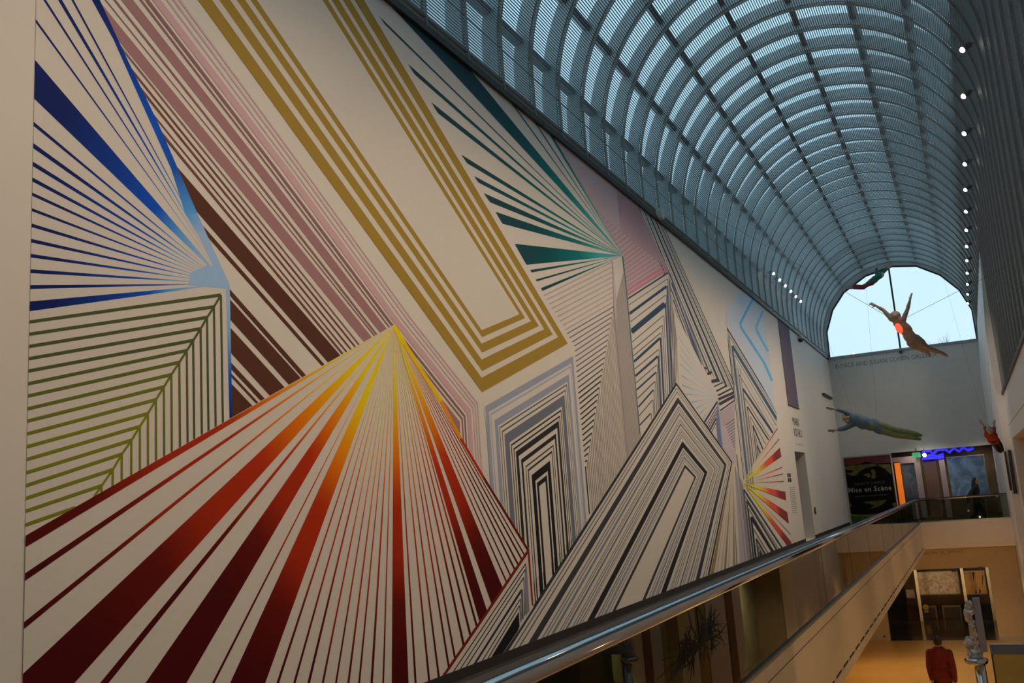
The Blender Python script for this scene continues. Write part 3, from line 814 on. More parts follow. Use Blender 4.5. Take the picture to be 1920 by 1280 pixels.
for i, x in enumerate((1256, 1259.5, 1262.5, 1265.5)):
    g.line([(x - 1, 514 + i * 24), (x + 3, 722)], 1.5, gy if i % 2 else dk2, clipT)
g.build('dark_chevron_tower', 'blue black chevrons beside a thin teal line')

# small pale blue fan
g = G(3)
fanp = [(1265, 585), (1318, 690), (1345, 745), (1316, 790), (1272, 724)]
g.px(fanp, WHITE)
cf = [M(p) for p in fanp]
lb2 = paint(118, 140, 150); lb3 = paint(150, 160, 165)
for p, w in (((660, -180), 6), ((665, -110), 8), ((700, -50), 10), ((712, 50), 12), ((712, 135), 14), ((715, 225), 20), ((725, 340), 22), ((735, 437), 22), ((765, 525), 20), ((825, 608), 18), ((875, 670), 16), ((912, 722), 14), ((945, 772), 10), ((720, -10), 8), ((730, 90), 6), ((740, 180), 6)):
    g.fan((1344.5, 745), C2(p[0], p[1] - w / 2), C2(p[0] + w * .3, p[1] + w / 2), [(0, paint(120, 140, 175)), (.2, paint(140, 155, 175)), (.5, lb3), (1, lb2)], clip=cf)
g.build('pale_blue_fan', 'small pale blue ray fan')

# little dark nest under the blue fan
g = G(4)
A_ = C2(1092, 598)
g.px([A_, C2(960, 800), C2(1140, 1060)], WHITE)
ind = paint(52, 48, 66)
for i, (t, w) in enumerate(((0, 3.2), (.2, 1.4), (.34, 1.4), (.46, 1.4), (.62, 3), (.8, 1.4))):
    a = lerp(A_, C2(1075, 860), t); l = lerp(C2(962, 805), C2(1050, 930), t); d = lerp(C2(1135, 1050), C2(1085, 985), t)
    g.line([l, a], w, ind); g.line([a, d], 2.4 if w > 2 else 1.2, paint(100, 96, 110))
g.line([C2(1096, 610), C2(1145, 1060)], 2.0, paint(120, 134, 140))
g.build('small_dark_nest', 'small dark nested corner lines')

# lilac panel
g = G(2)
lil = [C2(1120, 700), C2(1330, 560), C2(1350, 900), C2(1440, 1280), (1400, 1120), (1380, 1120), C2(1240, 1180), C2(1140, 1060)]
g.px([C2(1120, 700), C2(1325, 560), C2(1420, 1280), (1385, 900), C2(1240, 1200), C2(1140, 1060)], paint(164, 142, 130))
for i in range(9):
    g.line([lerp(C2(1125, 720), C2(1140, 850), i / 8), lerp(C2(1325, 575), C2(1322, 730), i / 8)], 1.3, paint(150, 120, 112))
for i in range(12):
    t = i / 11
    g.line([lerp(C2(1170, 840), C2(1275, 1110), t), lerp(C2(1310, 745), C2(1290, 1090), t)], 1.9, paint(104, 92, 90))
g.line([C2(1280, 1120), (1390, 1090)], 1.6, dk2)
g.build('lilac_panel', 'lilac panel with short slanted strokes')

# tall nested triangles at the far end
g = G(3)
tri = [(1362, 612), (1376, 640), (1455, 780), (1458, 803), (1394, 903), (1398, 905), (1404, 1085), (1392, 1085), (1375, 760)]
g.px([(1361, 600), (1456, 775), (1458, 803), (1393, 905), (1380, 700)], WHITE)
g.px([(1380, 700), (1393, 905), (1380, 905), (1376, 740)], WHITE)
fanline = [M((1361, 600)), M((1456, 772)), M((1455.5, 801)), M((1391, 904)), M((1384, 906)), M((1372, 740))]
bdk = paint(46, 58, 66)
tr3 = [((1362, 614), (1455, 768), 2.2, bdk), ((1366, 628), (1457, 778), 1.6, gy), ((1372.5, 648), (1456, 786), 5.0, paint(52, 72, 84)), ((1377, 665), (1455, 797), 1.6, gy), ((1381, 682), (1452, 806), 1.6, paint(150, 140, 128)), ((1385.6, 702), (1450, 812), 1.8, gy), ((1392, 728), (1449, 812), 3.6, bdk), ((1396, 745), (1444, 822), 1.6, gy), ((1400.6, 762), (1441, 825), 2.4, dk), ((1406, 780), (1436, 834), 1.6, gy), ((1411, 797.5), (1430, 842), 2.4, dk), ((1415, 815), (1424, 850), 1.5, gy), ((1419, 835), (1424, 846), 2.2, dk)]
for c, r, w, col in tr3:
    r2 = (r[0] + (r[0] - c[0]) * .3, r[1] + (r[1] - c[1]) * .3)
    g.line([c, r2], w, col, fanline)
    g.line([c, vdown(c, 330)], w * .55, col, fanline)
for x in (1376, 1379, 1383, 1387): g.line([(x, 690), vdown((x, 690), 230)], 1.2, gy)
g.build('nested_triangles', 'tall nested dark triangles')

# blue hexagon of fine stripes
g = G(2)
def C1(x, y): return (1140 + x / 5.333, 440 + y / 5.333)
pb = paint(158, 162, 168); br = paint(84, 140, 204); br2 = paint(92, 148, 210)
hexp = [C1(1330, 545), C1(1560, 720), C1(1580, 900), C1(1600, 1180), (1447, 714), (1453, 762), C1(1180, 900), C1(1172, 850), C1(1200, 740)]
g.px([C1(1330, 545), C1(1550, 720), C1(1330, 900), C1(1172, 860), C1(1200, 740)], paint(168, 160, 150))
g.px([C1(1172, 860), C1(1330, 900), C1(1550, 720), C1(1585, 950), C1(1600, 1180), (1449, 716), (1454, 770), (1365, 617)], paint(168, 160, 150))
for i in range(15):
    t = i / 14
    a = lerp(C1(1320, 552), C1(1550, 735), t); c = lerp(C1(1178, 850), C1(1500, 930), t); e = lerp((1454, 768), (1441, 650), t)
    g.line([a, c, e], 1.5, pb)
g.line([C1(1450, 640), C1(1405, 720), C1(1320, 885), C1(1330, 930), C1(1560, 1280), (1447.5, 714)], 4.6, br)
g.line([C1(1548, 760), C1(1480, 915), C1(1485, 960), C1(1598, 1168)], 4.2, br2)
g.build('blue_hexagon_stripes', 'fine grey and bright blue bent stripes')

# big tilted tower
g = G(5)
AO, AI, RO, RI = (1267, 717), (1284, 877), (1372.5, 866), (1301, 895)
LOa, LIa = (905, 1285), (1096, 1280)
ROb, RIb = (1293, 1280), (1128, 1280)
LOa = (1267 + (972 - 1267) * 1.25, 717 + (1177 - 717) * 1.25); LIa = (1284 + (1136 - 1284) * 1.35, 877 + (1179 - 877) * 1.35)
ROb = (1372.5 + (1329 - 1372.5) * 1.4, 866 + (1080 - 866) * 1.4); RIb = (1301 + (1190 - 1301) * 1.4, 895 + (1156 - 895) * 1.4)
g.px([LOa, AO, RO, ROb], WHITE)
loci = [(LOa, LIa), (AO, AI), (RO, RI), (ROb, RIb)]
for t0, t1, v in ((0, .035, 44), (.06, .075, 92), (.105, .12, 84), (.175, .245, 50), (.28, .295, 96), (.315, .33, 100), (.355, .385, 104), (.425, .435, 80), (.45, .46, 90), (.48, .505, 92), (.545, .558, 104), (.575, .588, 96), (.61, .622, 92), (.635, .645, 110), (.69, .765, 30), (.795, .81, 88), (.825, .838, 96), (.86, .895, 120), (.915, .925, 90), (.96, 1.0, 46)):
    g.chev(loci, (t0, t1), paint(v, v * .97, v * .92))
g.build('tilted_tower_stripes', 'black and grey stripes of a tilted tower')

# brown fan to its right
g = G(4)
g.px([(1372, 868), ROb, vdown((1392, 900), 330), (1388, 880)], WHITE)
ocr = paint(120, 90, 40); cre = paint(158, 138, 110)
for x0, x1, c in ((1330, 1337, ocr), (1341, 1343, cre), (1349, 1352, cre), (1355.5, 1360, ocr), (1364, 1366, cre), (1374, 1379, paint(128, 100, 56)), (1381, 1383, dk2)):
    g.fan((1372.5, 868), (x0, 1080), (x1, 1080), [(0, paint(170, 140, 90)), (.3, mixc(c, cre, .3)), (1, c)], ext=1.5)
g.px([(1376, 872), (1392, 905), (1414, 1090), (1389, 1090)], paint(150, 132, 122))
for x, y, w, c in ((1377.5, 874, 1.3, gy), (1380.5, 852, 1.6, dk2), (1384, 888, 1.2, paint(126, 110, 104)), (1388, 898, 1.3, gy), (1391, 906, 1.6, paint(112, 76, 70)), (1393.5, 918, 1.4, dk2)):
    g.line([(x, y), vdown((x, y), 250)], w, c)
g.build('brown_fan', 'narrow ochre rays and thin dark uprights')

# dark nest below the far red fan
g = G(4)
for c, r, w, col in (((1394, 917), (1475, 1040), 2.6, bdk), ((1396, 928), (1468, 1042), 1.4, gy), ((1399.7, 938), (1463, 1042), 2.4, dk), ((1403, 952), (1456, 1044), 1.4, gy), ((1408, 969), (1457, 1047), 4.6, paint(34, 36, 34)), ((1412, 990), (1448, 1050), 1.4, gy), ((1417.5, 1009), (1443, 1053), 2.4, dk), ((1421, 1022), (1438, 1054), 1.4, gy), ((1424, 1033), (1436, 1056), 4.0, dk)):
    g.line([c, (r[0] + (r[0] - c[0]) * .3, r[1] + (r[1] - c[1]) * .3)], w, col)
    g.line([c, vdown(c, 190)], w * .6, col)
g.build('far_dark_nest', 'dark nested triangles below the far red fan')

# far red fan
g = G(5)
yel, org, red, drd = paint(206, 170, 20), paint(206, 130, 40), paint(190, 66, 40), paint(120, 38, 34)
ramp = [(0, yel), (.33, yel), (.45, org), (.58, red), (.74, red), (.80, drd), (1, drd)]
AR = (1392, 905)
for p, q in (((1461.5, 839), (1464.5, 856)), ((1460, 822), (1460.6, 824)), ((1466, 875), (1466.4, 876.6)), ((1467, 887.5), (1467.4, 889)), ((1469, 901.5), (1469.4, 903)), ((1472, 921.6), (1473.5, 937.5)), ((1475.6, 960), (1478.5, 981)), ((1481.6, 1000), (1482.4, 1002)), ((1482.6, 1015), (1485.5, 1036)), ((1456.6, 802), (1457.4, 804))):
    g.fan(AR, p, q, ramp)
g.build('far_red_fan', 'small red and yellow ray fan at the far end')

# ---- big orange fan in front
g = G(6)
APX = (737, 611)
region = [APX, (989, 1032), (820, 1283), (30, 1283), (42, 1010), (47, 1004)]
region_w = [M((737, 609)), M((990, 1031)), M((810, 1300)), M((30, 1300)), M((40, 1007))]
g.poly(region_w, WHITE)
yw, or_, rd, dr, mr = paint(206, 162, 0), paint(196, 100, 0), paint(150, 34, 4), paint(84, 8, 2), paint(62, 2, 2)
ramp = [(0, yw), (.22, yw), (.36, paint(198, 120, 0)), (.46, paint(188, 84, 0)), (.56, rd), (.72, paint(140, 30, 4)), (.84, dr), (1, mr)]
rm = math.hypot(M((45, 1180))[0] - M(APX)[0], M((45, 1180))[1] - M(APX)[1]) * 1.0
rm2 = math.hypot(M((600, 1280))[0] - M(APX)[0], M((600, 1280))[1] - M(APX)[1])
def ray(p, q, sh=0, ext=1.15, r=None):
    g2.fan(APX, p, q, ramp, ext=ext, clip=region_w, n=26, rmax=r or rm2, shift=sh)
g.build('fan_ground', 'white ground of the red fan')
g2 = G(7)
RL = rm * 1.0
ray((45, 1003), (45, 1026), .0, r=RL)
for p, q, sh in (((45, 1074), (44, 1089), .02), ((41, 1167), (41, 1180), -.02), ((39, 1264), (137, 1280), .04)):
    ray(p, q, sh, r=rm * .98)
for a, b, sh in ((185, 201, -.02), (270, 347, .03), (395, 400, 0), (429, 495, -.04), (516, 521, 0), (547.5, 552, 0), (574, 579, .03), (601, 605, -.07), (626, 629.5, 0), (649, 653, -.05), (669.5, 673, .02), (692.5, 697, .03), (715, 718, .02), (732.5, 764, .08)):
    ray((a, 1280), (b, 1280), sh - .02)
for a, b, sh in ((757, 759, 0), (770.5, 772.5, -.05), (780.5, 782.5, -.05), (792, 794, 0), (800, 802, 0), (812, 814.5, .04), (822, 824.5, .05), (832, 834.5, .05), (838, 851, .08), (859.5, 882, .06), (889.5, 891.5, .12), (899, 901, .14), (909, 911.5, .16), (917.5, 920, .18), (927, 929.5, .2), (935, 937, .2)):
    ray((a, 960), (b, 960), sh + .05, ext=2.2)
# right edge ray
for a, b, w, c in (((737, 611), (757, 645), 8, yw), ((757, 645), (825, 752), 7, paint(202, 150, 0)), ((825, 752), (862, 822), 6, paint(200, 110, 0)), ((862, 822), (905, 895), 4.5, rd), ((905, 895), (989, 1032), 4, dr)):
    g2.line([a, b], w, c)
g2.line([(989, 1032), (904, 1158), (812, 1292)], 5, paint(100, 22, 14))
g2.line([(989, 1034), (997, 1134)], 3, paint(110, 30, 22))
g2.build('red_ray_fan', 'yellow to dark red ray fan')

# black and white nest beside the red fan
g = G(6)
wedge = [(987, 1045), (822, 1290), (925, 1290), (972, 1178), (997, 1136)]
g.px([(990, 1026), (806, 1300), (890, 1300), (972, 1180), (999, 1138)], WHITE)
cw = [M(p) for p in [(988, 1043), (820, 1295), (893, 1295), (969, 1183), (998, 1138)]]
def C3(x, y): return (800 + x / 4, 960 + y / 4)
for (a, l, d, w, col) in ((C3(737, 385), C3(140, 1275), C3(742, 760), 2.0, dk), (C3(733, 430), C3(180, 1275), C3(735, 770), 1.8, dk), (C3(722, 490), C3(215, 1275), C3(728, 780), 2.0, dk), (C3(708, 580), C3(265, 1275), C3(715, 800), 4.0, dk), (C3(697, 650), C3(310, 1275), C3(705, 815), 1.8, dk), (C3(690, 700), C3(345, 1275), C3(700, 825), 1.8, dk)):
    g.line([(l[0] - (a[0] - l[0]) * .1, l[1] + (l[1] - a[1]) * .1), a], w, paint(34, 36, 40), cw); g.line([a, d], w * .8, dk2, cw)
g.px([C3(685, 745), C3(365, 1270), C3(330, 1330), C3(480, 1330), C3(690, 860)], paint(22, 16, 16), cw)
g.px([C3(728, 480), C3(745, 400), C3(765, 740), C3(740, 775)], paint(112, 106, 100), cw)
g.build('black_wedge_lines', 'black wedge with fine nested lines')

# ---- plum banner and the wall lettering at the far end
q = [U(x, y, 0, XW + .012) for x, y in ((1458, 596), (1478.5, 614), (1498, 766), (1478, 758))]
t = thing('banner', 'tall narrow plum coloured banner high on the wall past the mural', 'banner', q[3])
ya, yb, za = (q[0].y + q[3].y) / 2, (q[1].y + q[2].y) / 2, (q[2].z + q[3].z) / 2
MB().box((XW + .004, ya, za), (XW + .02, yb, ZT - .04)).build('cloth', mat('plum_cloth', paint(84, 66, 70), .8), t)
MB().box((XW + .002, ya - .03, za - .02), (XW + .035, yb + .03, za)).build('bottom_bar', m_dark, t)
m_ink = mat('dark_lettering', (.045, .03, .03), .6, noise=0)
q0 = U(1486, 806, 0, XW); q1 = U(1487, 783, 0, XW); q2 = U(1502, 816, 0, XW)
t = thing('wall_lettering', 'tall dark two-line lettering above the doorway', 'lettering', (XW, q0.y, q0.z))
h = .36
zb = U(1488.5, 817, 0, XW).z; zt = U(1487, 781, 0, XW).z
yy = U(1487, 800, 0, XW).y; wid = U(1503, 812, 0, XW).y - yy
text('first_line', 'MARK', (XW, yy, zt - (zt - zb) * .42), (0, 1, 0), (0, 0, 1), (zt - zb) * .40, m_ink, t, width=wid * .82)
text('second_line', 'ROTHKO', (XW, yy + .05, zb), (0, 1, 0), (0, 0, 1), (zt - zb) * .42, m_ink, t, width=wid)
p = U(1491, 833, 0, XW)
MB().box((XW, yy + .1, p.z), (XW + .003, yy + wid, p.z + .05)).build('pale_line', mat('pale_ink', (.62, .57, .45)), t)
t = thing('wall_text', 'small block of printed wall text left of the doorway', 'text', U(1480, 900, 0, XW))
a = U(1476, 893, 0, XW); 
yA = a.y; 
for k, (yy0, yy1, th) in enumerate(((892, 897, .12), (901, 906, .12))):
    z0 = U(1478, (yy0 + yy1) / 2, 0, XW).z
    MB().box((XW, yA + .05, z0), (XW + .003, yA + .28, z0 + .12)).box((XW, yA + .34, z0), (XW + .003, yA + .62, z0 + .12)).build('title_line', m_ink, t)
b = MB()
za_, zb_ = U(1483, 915, 0, XW).z, U(1487, 962, 0, XW).z
r_ = random.Random(5)
for k in range(13):
    z = za_ + (zb_ - za_) * k / 12
    b.box((XW, yA + .12, z), (XW + .003, yA + .12 + r_.uniform(.75, 1.0), z + .028))
b.build('text_lines', mat('grey_ink', (.42, .39, .35)), t, kind='stuff')
p = U(1527.5, 957, 0, XW)
t = thing('card_reader', 'small dark switch plate right of the doorway', 'switch', p)
MB().box((XW, p.y - .1, p.z - .11), (XW + .03, p.y + .1, p.z + .11)).build('plate', m_dark, t)
MB().box((XW + .03, p.y - .03, p.z - .03), (XW + .036, p.y + .03, p.z + .05)).build('button', m_rib, t)
p0, p1 = U(1541, 738, 0, XW), U(1557, 749, 0, XW)
t = thing('wall_bar', 'short dark horizontal bar high on the wall near the far corner', 'bar', p0)
MB().box((XW + .02, p0.y, p0.z - .05), (XW + .10, p1.y, p0.z + .03)).build('bar', m_dark, t)
for yq in (p0.y + .3, p1.y - .4): MB().box((XW, yq, p0.z - .04), (XW + .04, yq + .1, p0.z + .02)).build('bracket', m_rib, t)
# ================================================================== FIGURES
class Figure:
    """a body grown as one continuous surface from tapered limbs (fused by a voxel remesh); clothes are shells of their own"""
    def __init__(s): s.parts = {}
    def mb(s, n): return s.parts.setdefault(n, MB())
    def limb(s, n, pts, rs, k=12):
        b = s.mb(n)
        P = [Vector(p) for p in pts]
        b.tube(P, list(rs), k)
        for p, r in zip(P, rs): b.ball(p, r, k, 8)
    def build(s, name, m, parent, voxel=.011, smooth=4):
        me = s.parts[name].mesh(name); me.materials.append(m)
        o = link(name, me, parent)
        r = o.modifiers.new('skin', 'REMESH'); r.mode = 'VOXEL'; r.voxel_size = voxel; r.use_smooth_shade = True
        sm = o.modifiers.new('smooth', 'SMOOTH'); sm.iterations = smooth; sm.factor = .5
        return o

def make_person(root, J, face, upd, mats_, sc=1.0, top='shirt', legs='trousers', hair='short', voxel=.011, sleeve=1.0, leg_len=1.0, shoes=True, bulk=1.0):
    """J: joints in world space. face: direction the face looks; upd: top of the head direction"""
    f = Vector(face).normalized(); u = Vector(upd); u = (u - f * u.dot(f)).normalized(); side = f.cross(u)
    B = Figure()
    H = Vector(J['head']); r = .088 * sc
    b = B.mb('body')
    b.ball(H + u * .015 * sc, (.078 * sc, .098 * sc, .118 * sc), 14, 10, (side, f, u))
    b.ball(H - u * .065 * sc + f * .03 * sc, (.056 * sc, .062 * sc, .06 * sc), 12, 8, (side, f, u))          # jaw
    b.ball(H - u * .012 * sc + f * .102 * sc, (.016 * sc, .022 * sc, .026 * sc), 8, 6, (side, f, u))         # nose
    b.ball(H - u * .062 * sc + f * .086 * sc, (.028 * sc, .012 * sc, .010 * sc), 8, 6, (side, f, u))         # mouth
    for k in (-1, 1):
        b.ball(H - u * .01 * sc + side * k * .08 * sc, (.012 * sc, .022 * sc, .034 * sc), 8, 6, (side, f, u))  # ears
        b.ball(H + u * .03 * sc + side * k * .034 * sc + f * .086 * sc, (.026 * sc, .014 * sc, .009 * sc), 8, 6, (side, f, u))  # brows
    N = Vector(J['neck']); P = Vector(J['pelvis'])
    SL, SR, HL, HR = (Vector(J[k]) for k in ('shoulder_l', 'shoulder_r', 'hip_l', 'hip_r'))
    B.limb('body', [H - u * .05 * sc, N], [.055 * sc, .062 * sc])
    W = N.lerp(P, .62)
    torso = [(N.lerp(P, .12), .10), (N.lerp(P, .32), .125), (W, .108), (P, .12)]
    def torso_to(n, add):
        for q, (c, rr) in enumerate(torso):
            ax = (SR - SL).normalized(); 
            dirn = (P - N).normalized(); fr = ax.cross(dirn).normalized()
            B.mb(n).ball(c, ((rr * 1.32 + add) * sc * bulk, (rr * .86 + add) * sc * bulk, .17 * sc), 14, 9, (ax, fr, dirn))
        B.limb(n, [SL, N.lerp(P, .08), SR], [(.062 + add) * sc, (.075 + add) * sc, (.062 + add) * sc])
    torso_to('body', 0)
    B.limb('body', [HL, P, HR], [.088 * sc, .10 * sc, .088 * sc])
    hands = []
    for k, sgn in (('l', -1), ('r', 1)):
        S_, E_, W_ = (Vector(J[n + k]) for n in ('shoulder_', 'elbow_', 'wrist_'))
        B.limb('body', [S_, S_.lerp(E_, .5), E_, E_.lerp(W_, .35), W_], [.054 * sc, .048 * sc, .038 * sc, .040 * sc, .026 * sc])
        h = Vector(J['hand_' + k]); d = (h - W_).normalized()
        acr = d.cross(f if abs(d.dot(f)) < .9 else u).normalized(); nrm = d.cross(acr)
        pc = W_ + d * .05 * sc
        B.mb('body').ball(pc, (.040 * sc, .018 * sc, .052 * sc), 10, 8, (acr, nrm, d))
        curl = J.get('curl', .35)
        for i, (o_, L) in enumerate(((-.030, .066), (-.010, .078), (.010, .073), (.029, .058))):
            a0 = pc + d * .042 * sc + acr * o_ * sc
            a1 = a0 + (d + acr * o_ * 3) * L * .5 * sc + nrm * curl * .2 * L * sc
            a2 = a1 + (d * (1 - curl * .5) + acr * o_ * 2 + nrm * curl) * L * .5 * sc
            B.limb('body', [a0, a1, a2], [.0095 * sc, .0088 * sc, .0075 * sc], 6)
        t0 = pc - d * .012 * sc - acr * .034 * sc * 1; t1 = t0 - acr * .028 * sc + d * .022 * sc; t2 = t1 + d * .030 * sc - acr * .006 * sc
        B.limb('body', [t0, t1, t2], [.0115 * sc, .010 * sc, .0085 * sc], 6)
        hp, kn, an, to = (Vector(J[n + k]) for n in ('hip_', 'knee_', 'ankle_', 'toe_'))
        B.limb('body', [hp, hp.lerp(kn, .45), kn, kn.lerp(an, .35), an], [.086 * sc, .074 * sc, .052 * sc, .054 * sc, .034 * sc])
        fd = (to - an).normalized()
        B.limb('body', [an - fd * .03 * sc, an.lerp(to, .55), to], [.036 * sc, .038 * sc, .024 * sc])
        if top:
            e = E_.lerp(W_, sleeve) if sleeve <= 1 else W_
            B.limb(top, [S_, S_.lerp(E_, .5), E_, E_.lerp(e, .6), e], [.070 * sc * bulk, .064 * sc * bulk, .054 * sc * bulk, .050 * sc * bulk, .042 * sc * bulk])
        if legs:
            kk = an if leg_len >= 1 else hp.lerp(kn, leg_len)
            if leg_len >= 1: B.limb(legs, [hp, hp.lerp(kn, .45), kn, kn.lerp(an, .4), an], [.096 * sc, .086 * sc, .066 * sc, .064 * sc, .054 * sc])
            else: B.limb(legs, [hp, kk], [.097 * sc, .088 * sc])
        if shoes:
            B.limb('shoe_' + k, [an - fd * .04 * sc, an.lerp(to, .5), to], [.044 * sc, .046 * sc, .032 * sc])
    if top:
        torso_to(top, .016)
    if legs:
        B.limb(legs, [HL, P, HR], [.098 * sc, .112 * sc, .098 * sc])
        B.limb(legs, [P, P.lerp(W, .5)], [.12 * sc, .115 * sc])
    if hair:
        hb = B.mb('hair')
        hb.ball(H + u * .035 * sc - f * .022 * sc, (.088 * sc, .098 * sc, .108 * sc), 14, 10, (side, f, u))
        if hair == 'long':
            for k in (-1, 0, 1):
                B.limb('hair', [H + side * k * .05 * sc - f * .05 * sc, H - u * .16 * sc + side * k * .075 * sc - f * .07 * sc, H - u * .38 * sc + side * k * .07 * sc - f * .09 * sc], [.07 * sc, .07 * sc, .035 * sc])
    names = {'body': 'body', top: top, legs: legs, 'hair': 'hair'}
    B.build('body', mats_['skin'], root, voxel)
    if top: B.build(top, mats_['top'], root, voxel)
    if legs: B.build(legs, mats_['legs'], root, voxel)
    if hair: B.build('hair', mats_['hair'], root, voxel)
    if shoes:
        for k in 'lr':
            B.parts['shoe'] = B.parts['shoe_' + k]
            B.build('shoe', mats_['shoe'], root, voxel)
    return root

def walker(base, yaw, h=1.75, stride=.30, arm=.25, lean=.03):
    """joints of a person in mid-stride; base on the floor, yaw = heading"""
    s = h / 1.75
    fx, fy = math.cos(yaw), math.sin(yaw); f = Vector((fx, fy, 0)); r = Vector((fy, -fx, 0)); u = Vector((0, 0, 1)); b = Vector(base)
    p = lambda x, y, z: b + f * x * s + r * y * s + u * z * s
    return dict(head=p(lean + .03, 0, 1.635), neck=p(lean, 0, 1.47), pelvis=p(0, 0, .97), shoulder_l=p(lean, -.185, 1.43), shoulder_r=p(lean, .185, 1.43),
                elbow_l=p(arm * .25 - .02, -.235, 1.14), wrist_l=p(arm * .75, -.235, .90), hand_l=p(arm * .95, -.23, .80),
                elbow_r=p(-arm * .6, .25, 1.15), wrist_r=p(-arm * .75, .255, .91), hand_r=p(-arm * .75, .25, .80),
                hip_l=p(0, -.09, .93), hip_r=p(0, .09, .93), knee_l=p(-stride * .18, -.09, .52), ankle_l=p(-stride * 1.15, -.085, .16), toe_l=p(-stride * .75, -.085, .035),
                knee_r=p(stride * .62, .09, .51), ankle_r=p(stride * .75, .085, .085), toe_r=p(stride * 1.3, .085, .04))

m_skin = mat('skin', (.48, .29, .20), .6, noise=.05)
m_hairk = mat('black_hair', (.012, .010, .010), .5, noise=.1)
m_shoe = mat('black_leather', (.015, .014, .014), .45)
# man in red below
mx = U(1758, 1193, 1, 22.6).x
t = thing('person', 'man in a red jacket and black trousers walking away on the lower floor', 'person', (mx - .02, 22.6, ZL))
make_person(t, walker((mx - .02, 22.6, ZL), math.radians(84), 1.76, .26, .16), (.10, 1, -.05), (0, 0, 1),
            dict(skin=m_skin, top=mat('red_fleece', (.13, .008, .007), .85, noise=.12, scale=14), legs=mat('black_cloth', (.012, .012, .014), .8), hair=m_hairk, shoe=m_shoe), sc=1.03, top='jacket', bulk=1.18)
# woman on the bridge
wx = U(1827, 930, 1, 34).x
t = thing('person', 'person with long dark hair and dark clothes walking across the far bridge', 'person', (wx + .02, 34.0, ZU))
make_person(t, walker((wx + .02, 34.0, ZU), 0.0, 1.58, .34, .34, .06), (1, -.25, -.05), (0, 0, 1),
            dict(skin=m_skin, top=mat('dark_jacket', (.030, .028, .022), .8), legs=mat('dark_trousers', (.02, .02, .019), .8), hair=m_hairk, shoe=m_shoe), sc=.93, top='jacket', hair='long', bulk=1.15)

# suspended flying figures (sculptures); joints read off the photograph on the planes where they hang
def flyer(name, label, Y, px, face, upd, m, sc, cables, dy=None, thick=False, **kw):
    dy = dy or {}
    J = {k: U(v[0], v[1], 1, Y + dy.get(k, 0)) for k, v in px.items()}
    J['curl'] = .15
    t = thing(name, label, 'sculpture', J['pelvis'], 'suspended flying figures')
    make_person(t, J, face, upd, m, sc=sc, **kw)
    for k, (j, e) in enumerate(cables):
        a = J[j]; d = (Vector(e) - a).normalized(); q = a
        while q.x > XW and q.x < XR and (q.z < CZ or (q.x - CX) ** 2 + (q.z - CZ) ** 2 < (RV - .02) ** 2): q = q + d * .02
        MB().tube([a, q], .0035 if thick else .0015, 6).build('cable', mat('cable_steel', (.13, .13, .14), .7), t)
    return t, J
m_fig = mat('buff_resin', (.40, .31, .24), .55, noise=.05)
fm = dict(skin=m_fig, top=mat('pale_shirt', (.46, .34, .26), .6), legs=mat('buff_trunks', (.36, .28, .22), .6), hair=mat('brown_hair', (.30, .21, .15), .6), shoe=m_fig)
t, J = flyer('flying_figure', 'buff flying figure with a glowing red chest diving before the arched window', 17.5,
    dict(head=(1679, 592), neck=(1684, 600), shoulder_l=(1671, 597), shoulder_r=(1694, 598), elbow_l=(1656, 581), wrist_l=(1644, 574), hand_l=(1636.5, 570.5),
         elbow_r=(1701.5, 580), wrist_r=(1706, 563), hand_r=(1708, 555), pelvis=(1711, 637), hip_l=(1709, 642), hip_r=(1717, 635), knee_l=(1728, 655), ankle_l=(1740, 660), toe_l=(1743, 667.5),
         knee_r=(1741, 653), ankle_r=(1766, 661.5), toe_r=(1776, 667)), (-.55, -.45, .5), (-.35, .3, .75), fm, .86,
    [('shoulder_l', U(1597, 554, 1, 17.9)), ('shoulder_r', U(1796, 546, 1, 17.9))], dy=dict(pelvis=.12, hip_l=.1, hip_r=.15, knee_l=.3, knee_r=.3, ankle_l=.65, toe_l=.75, ankle_r=.45, toe_r=.5),
    thick=True, top=None, legs='trunks', leg_len=.45, shoes=False)
c = U(1685.5, 615.5, 1, 17.28)
MB().ball(c, (.055, .03, .10), 14, 10, (Vector((.93, 0, .3)), Vector((0, 1, 0)), Vector((-.3, 0, .93)))).build('chest_light', mat('red_glow', (.3, .02, .01), .4, emit=(1.0, .10, .04), estr=1.25, noise=0), t, smooth=True, label='glowing red oval light on the chest')
dk_legs = mat('dark_red_cloth', (.19, .022, .022), .7)
t, J = flyer('flying_figure', 'flying figure in green top and dark red trousers high by the window arch', 33,
    dict(head=(1653.5, 514), neck=(1649, 516), shoulder_l=(1644.5, 512.5), shoulder_r=(1652, 513), elbow_l=(1643, 506), wrist_l=(1644, 499.5), hand_l=(1644.5, 496.5), elbow_r=(1660, 507), wrist_r=(1667, 501), hand_r=(1671.5, 498),
         pelvis=(1635, 528), hip_l=(1633.5, 527), hip_r=(1635, 530), knee_l=(1619, 539.5), knee_r=(1617, 537), ankle_l=(1601, 539.5), ankle_r=(1600, 535.5), toe_l=(1588, 540), toe_r=(1590, 538.5)),
    (.6, -.4, .1), (.5, .1, .8), dict(skin=m_fig, top=mat('green_cloth', (.012, .14, .07), .7), legs=dk_legs, hair=m_hairk, shoe=mat('grey_shoe', (.22, .20, .20), .6)), .92,
    [('shoulder_l', (J['head'].x - 2.2, 33, 8.6)), ('shoulder_r', (-1.9, 33.1, 9.14))], sleeve=.5)
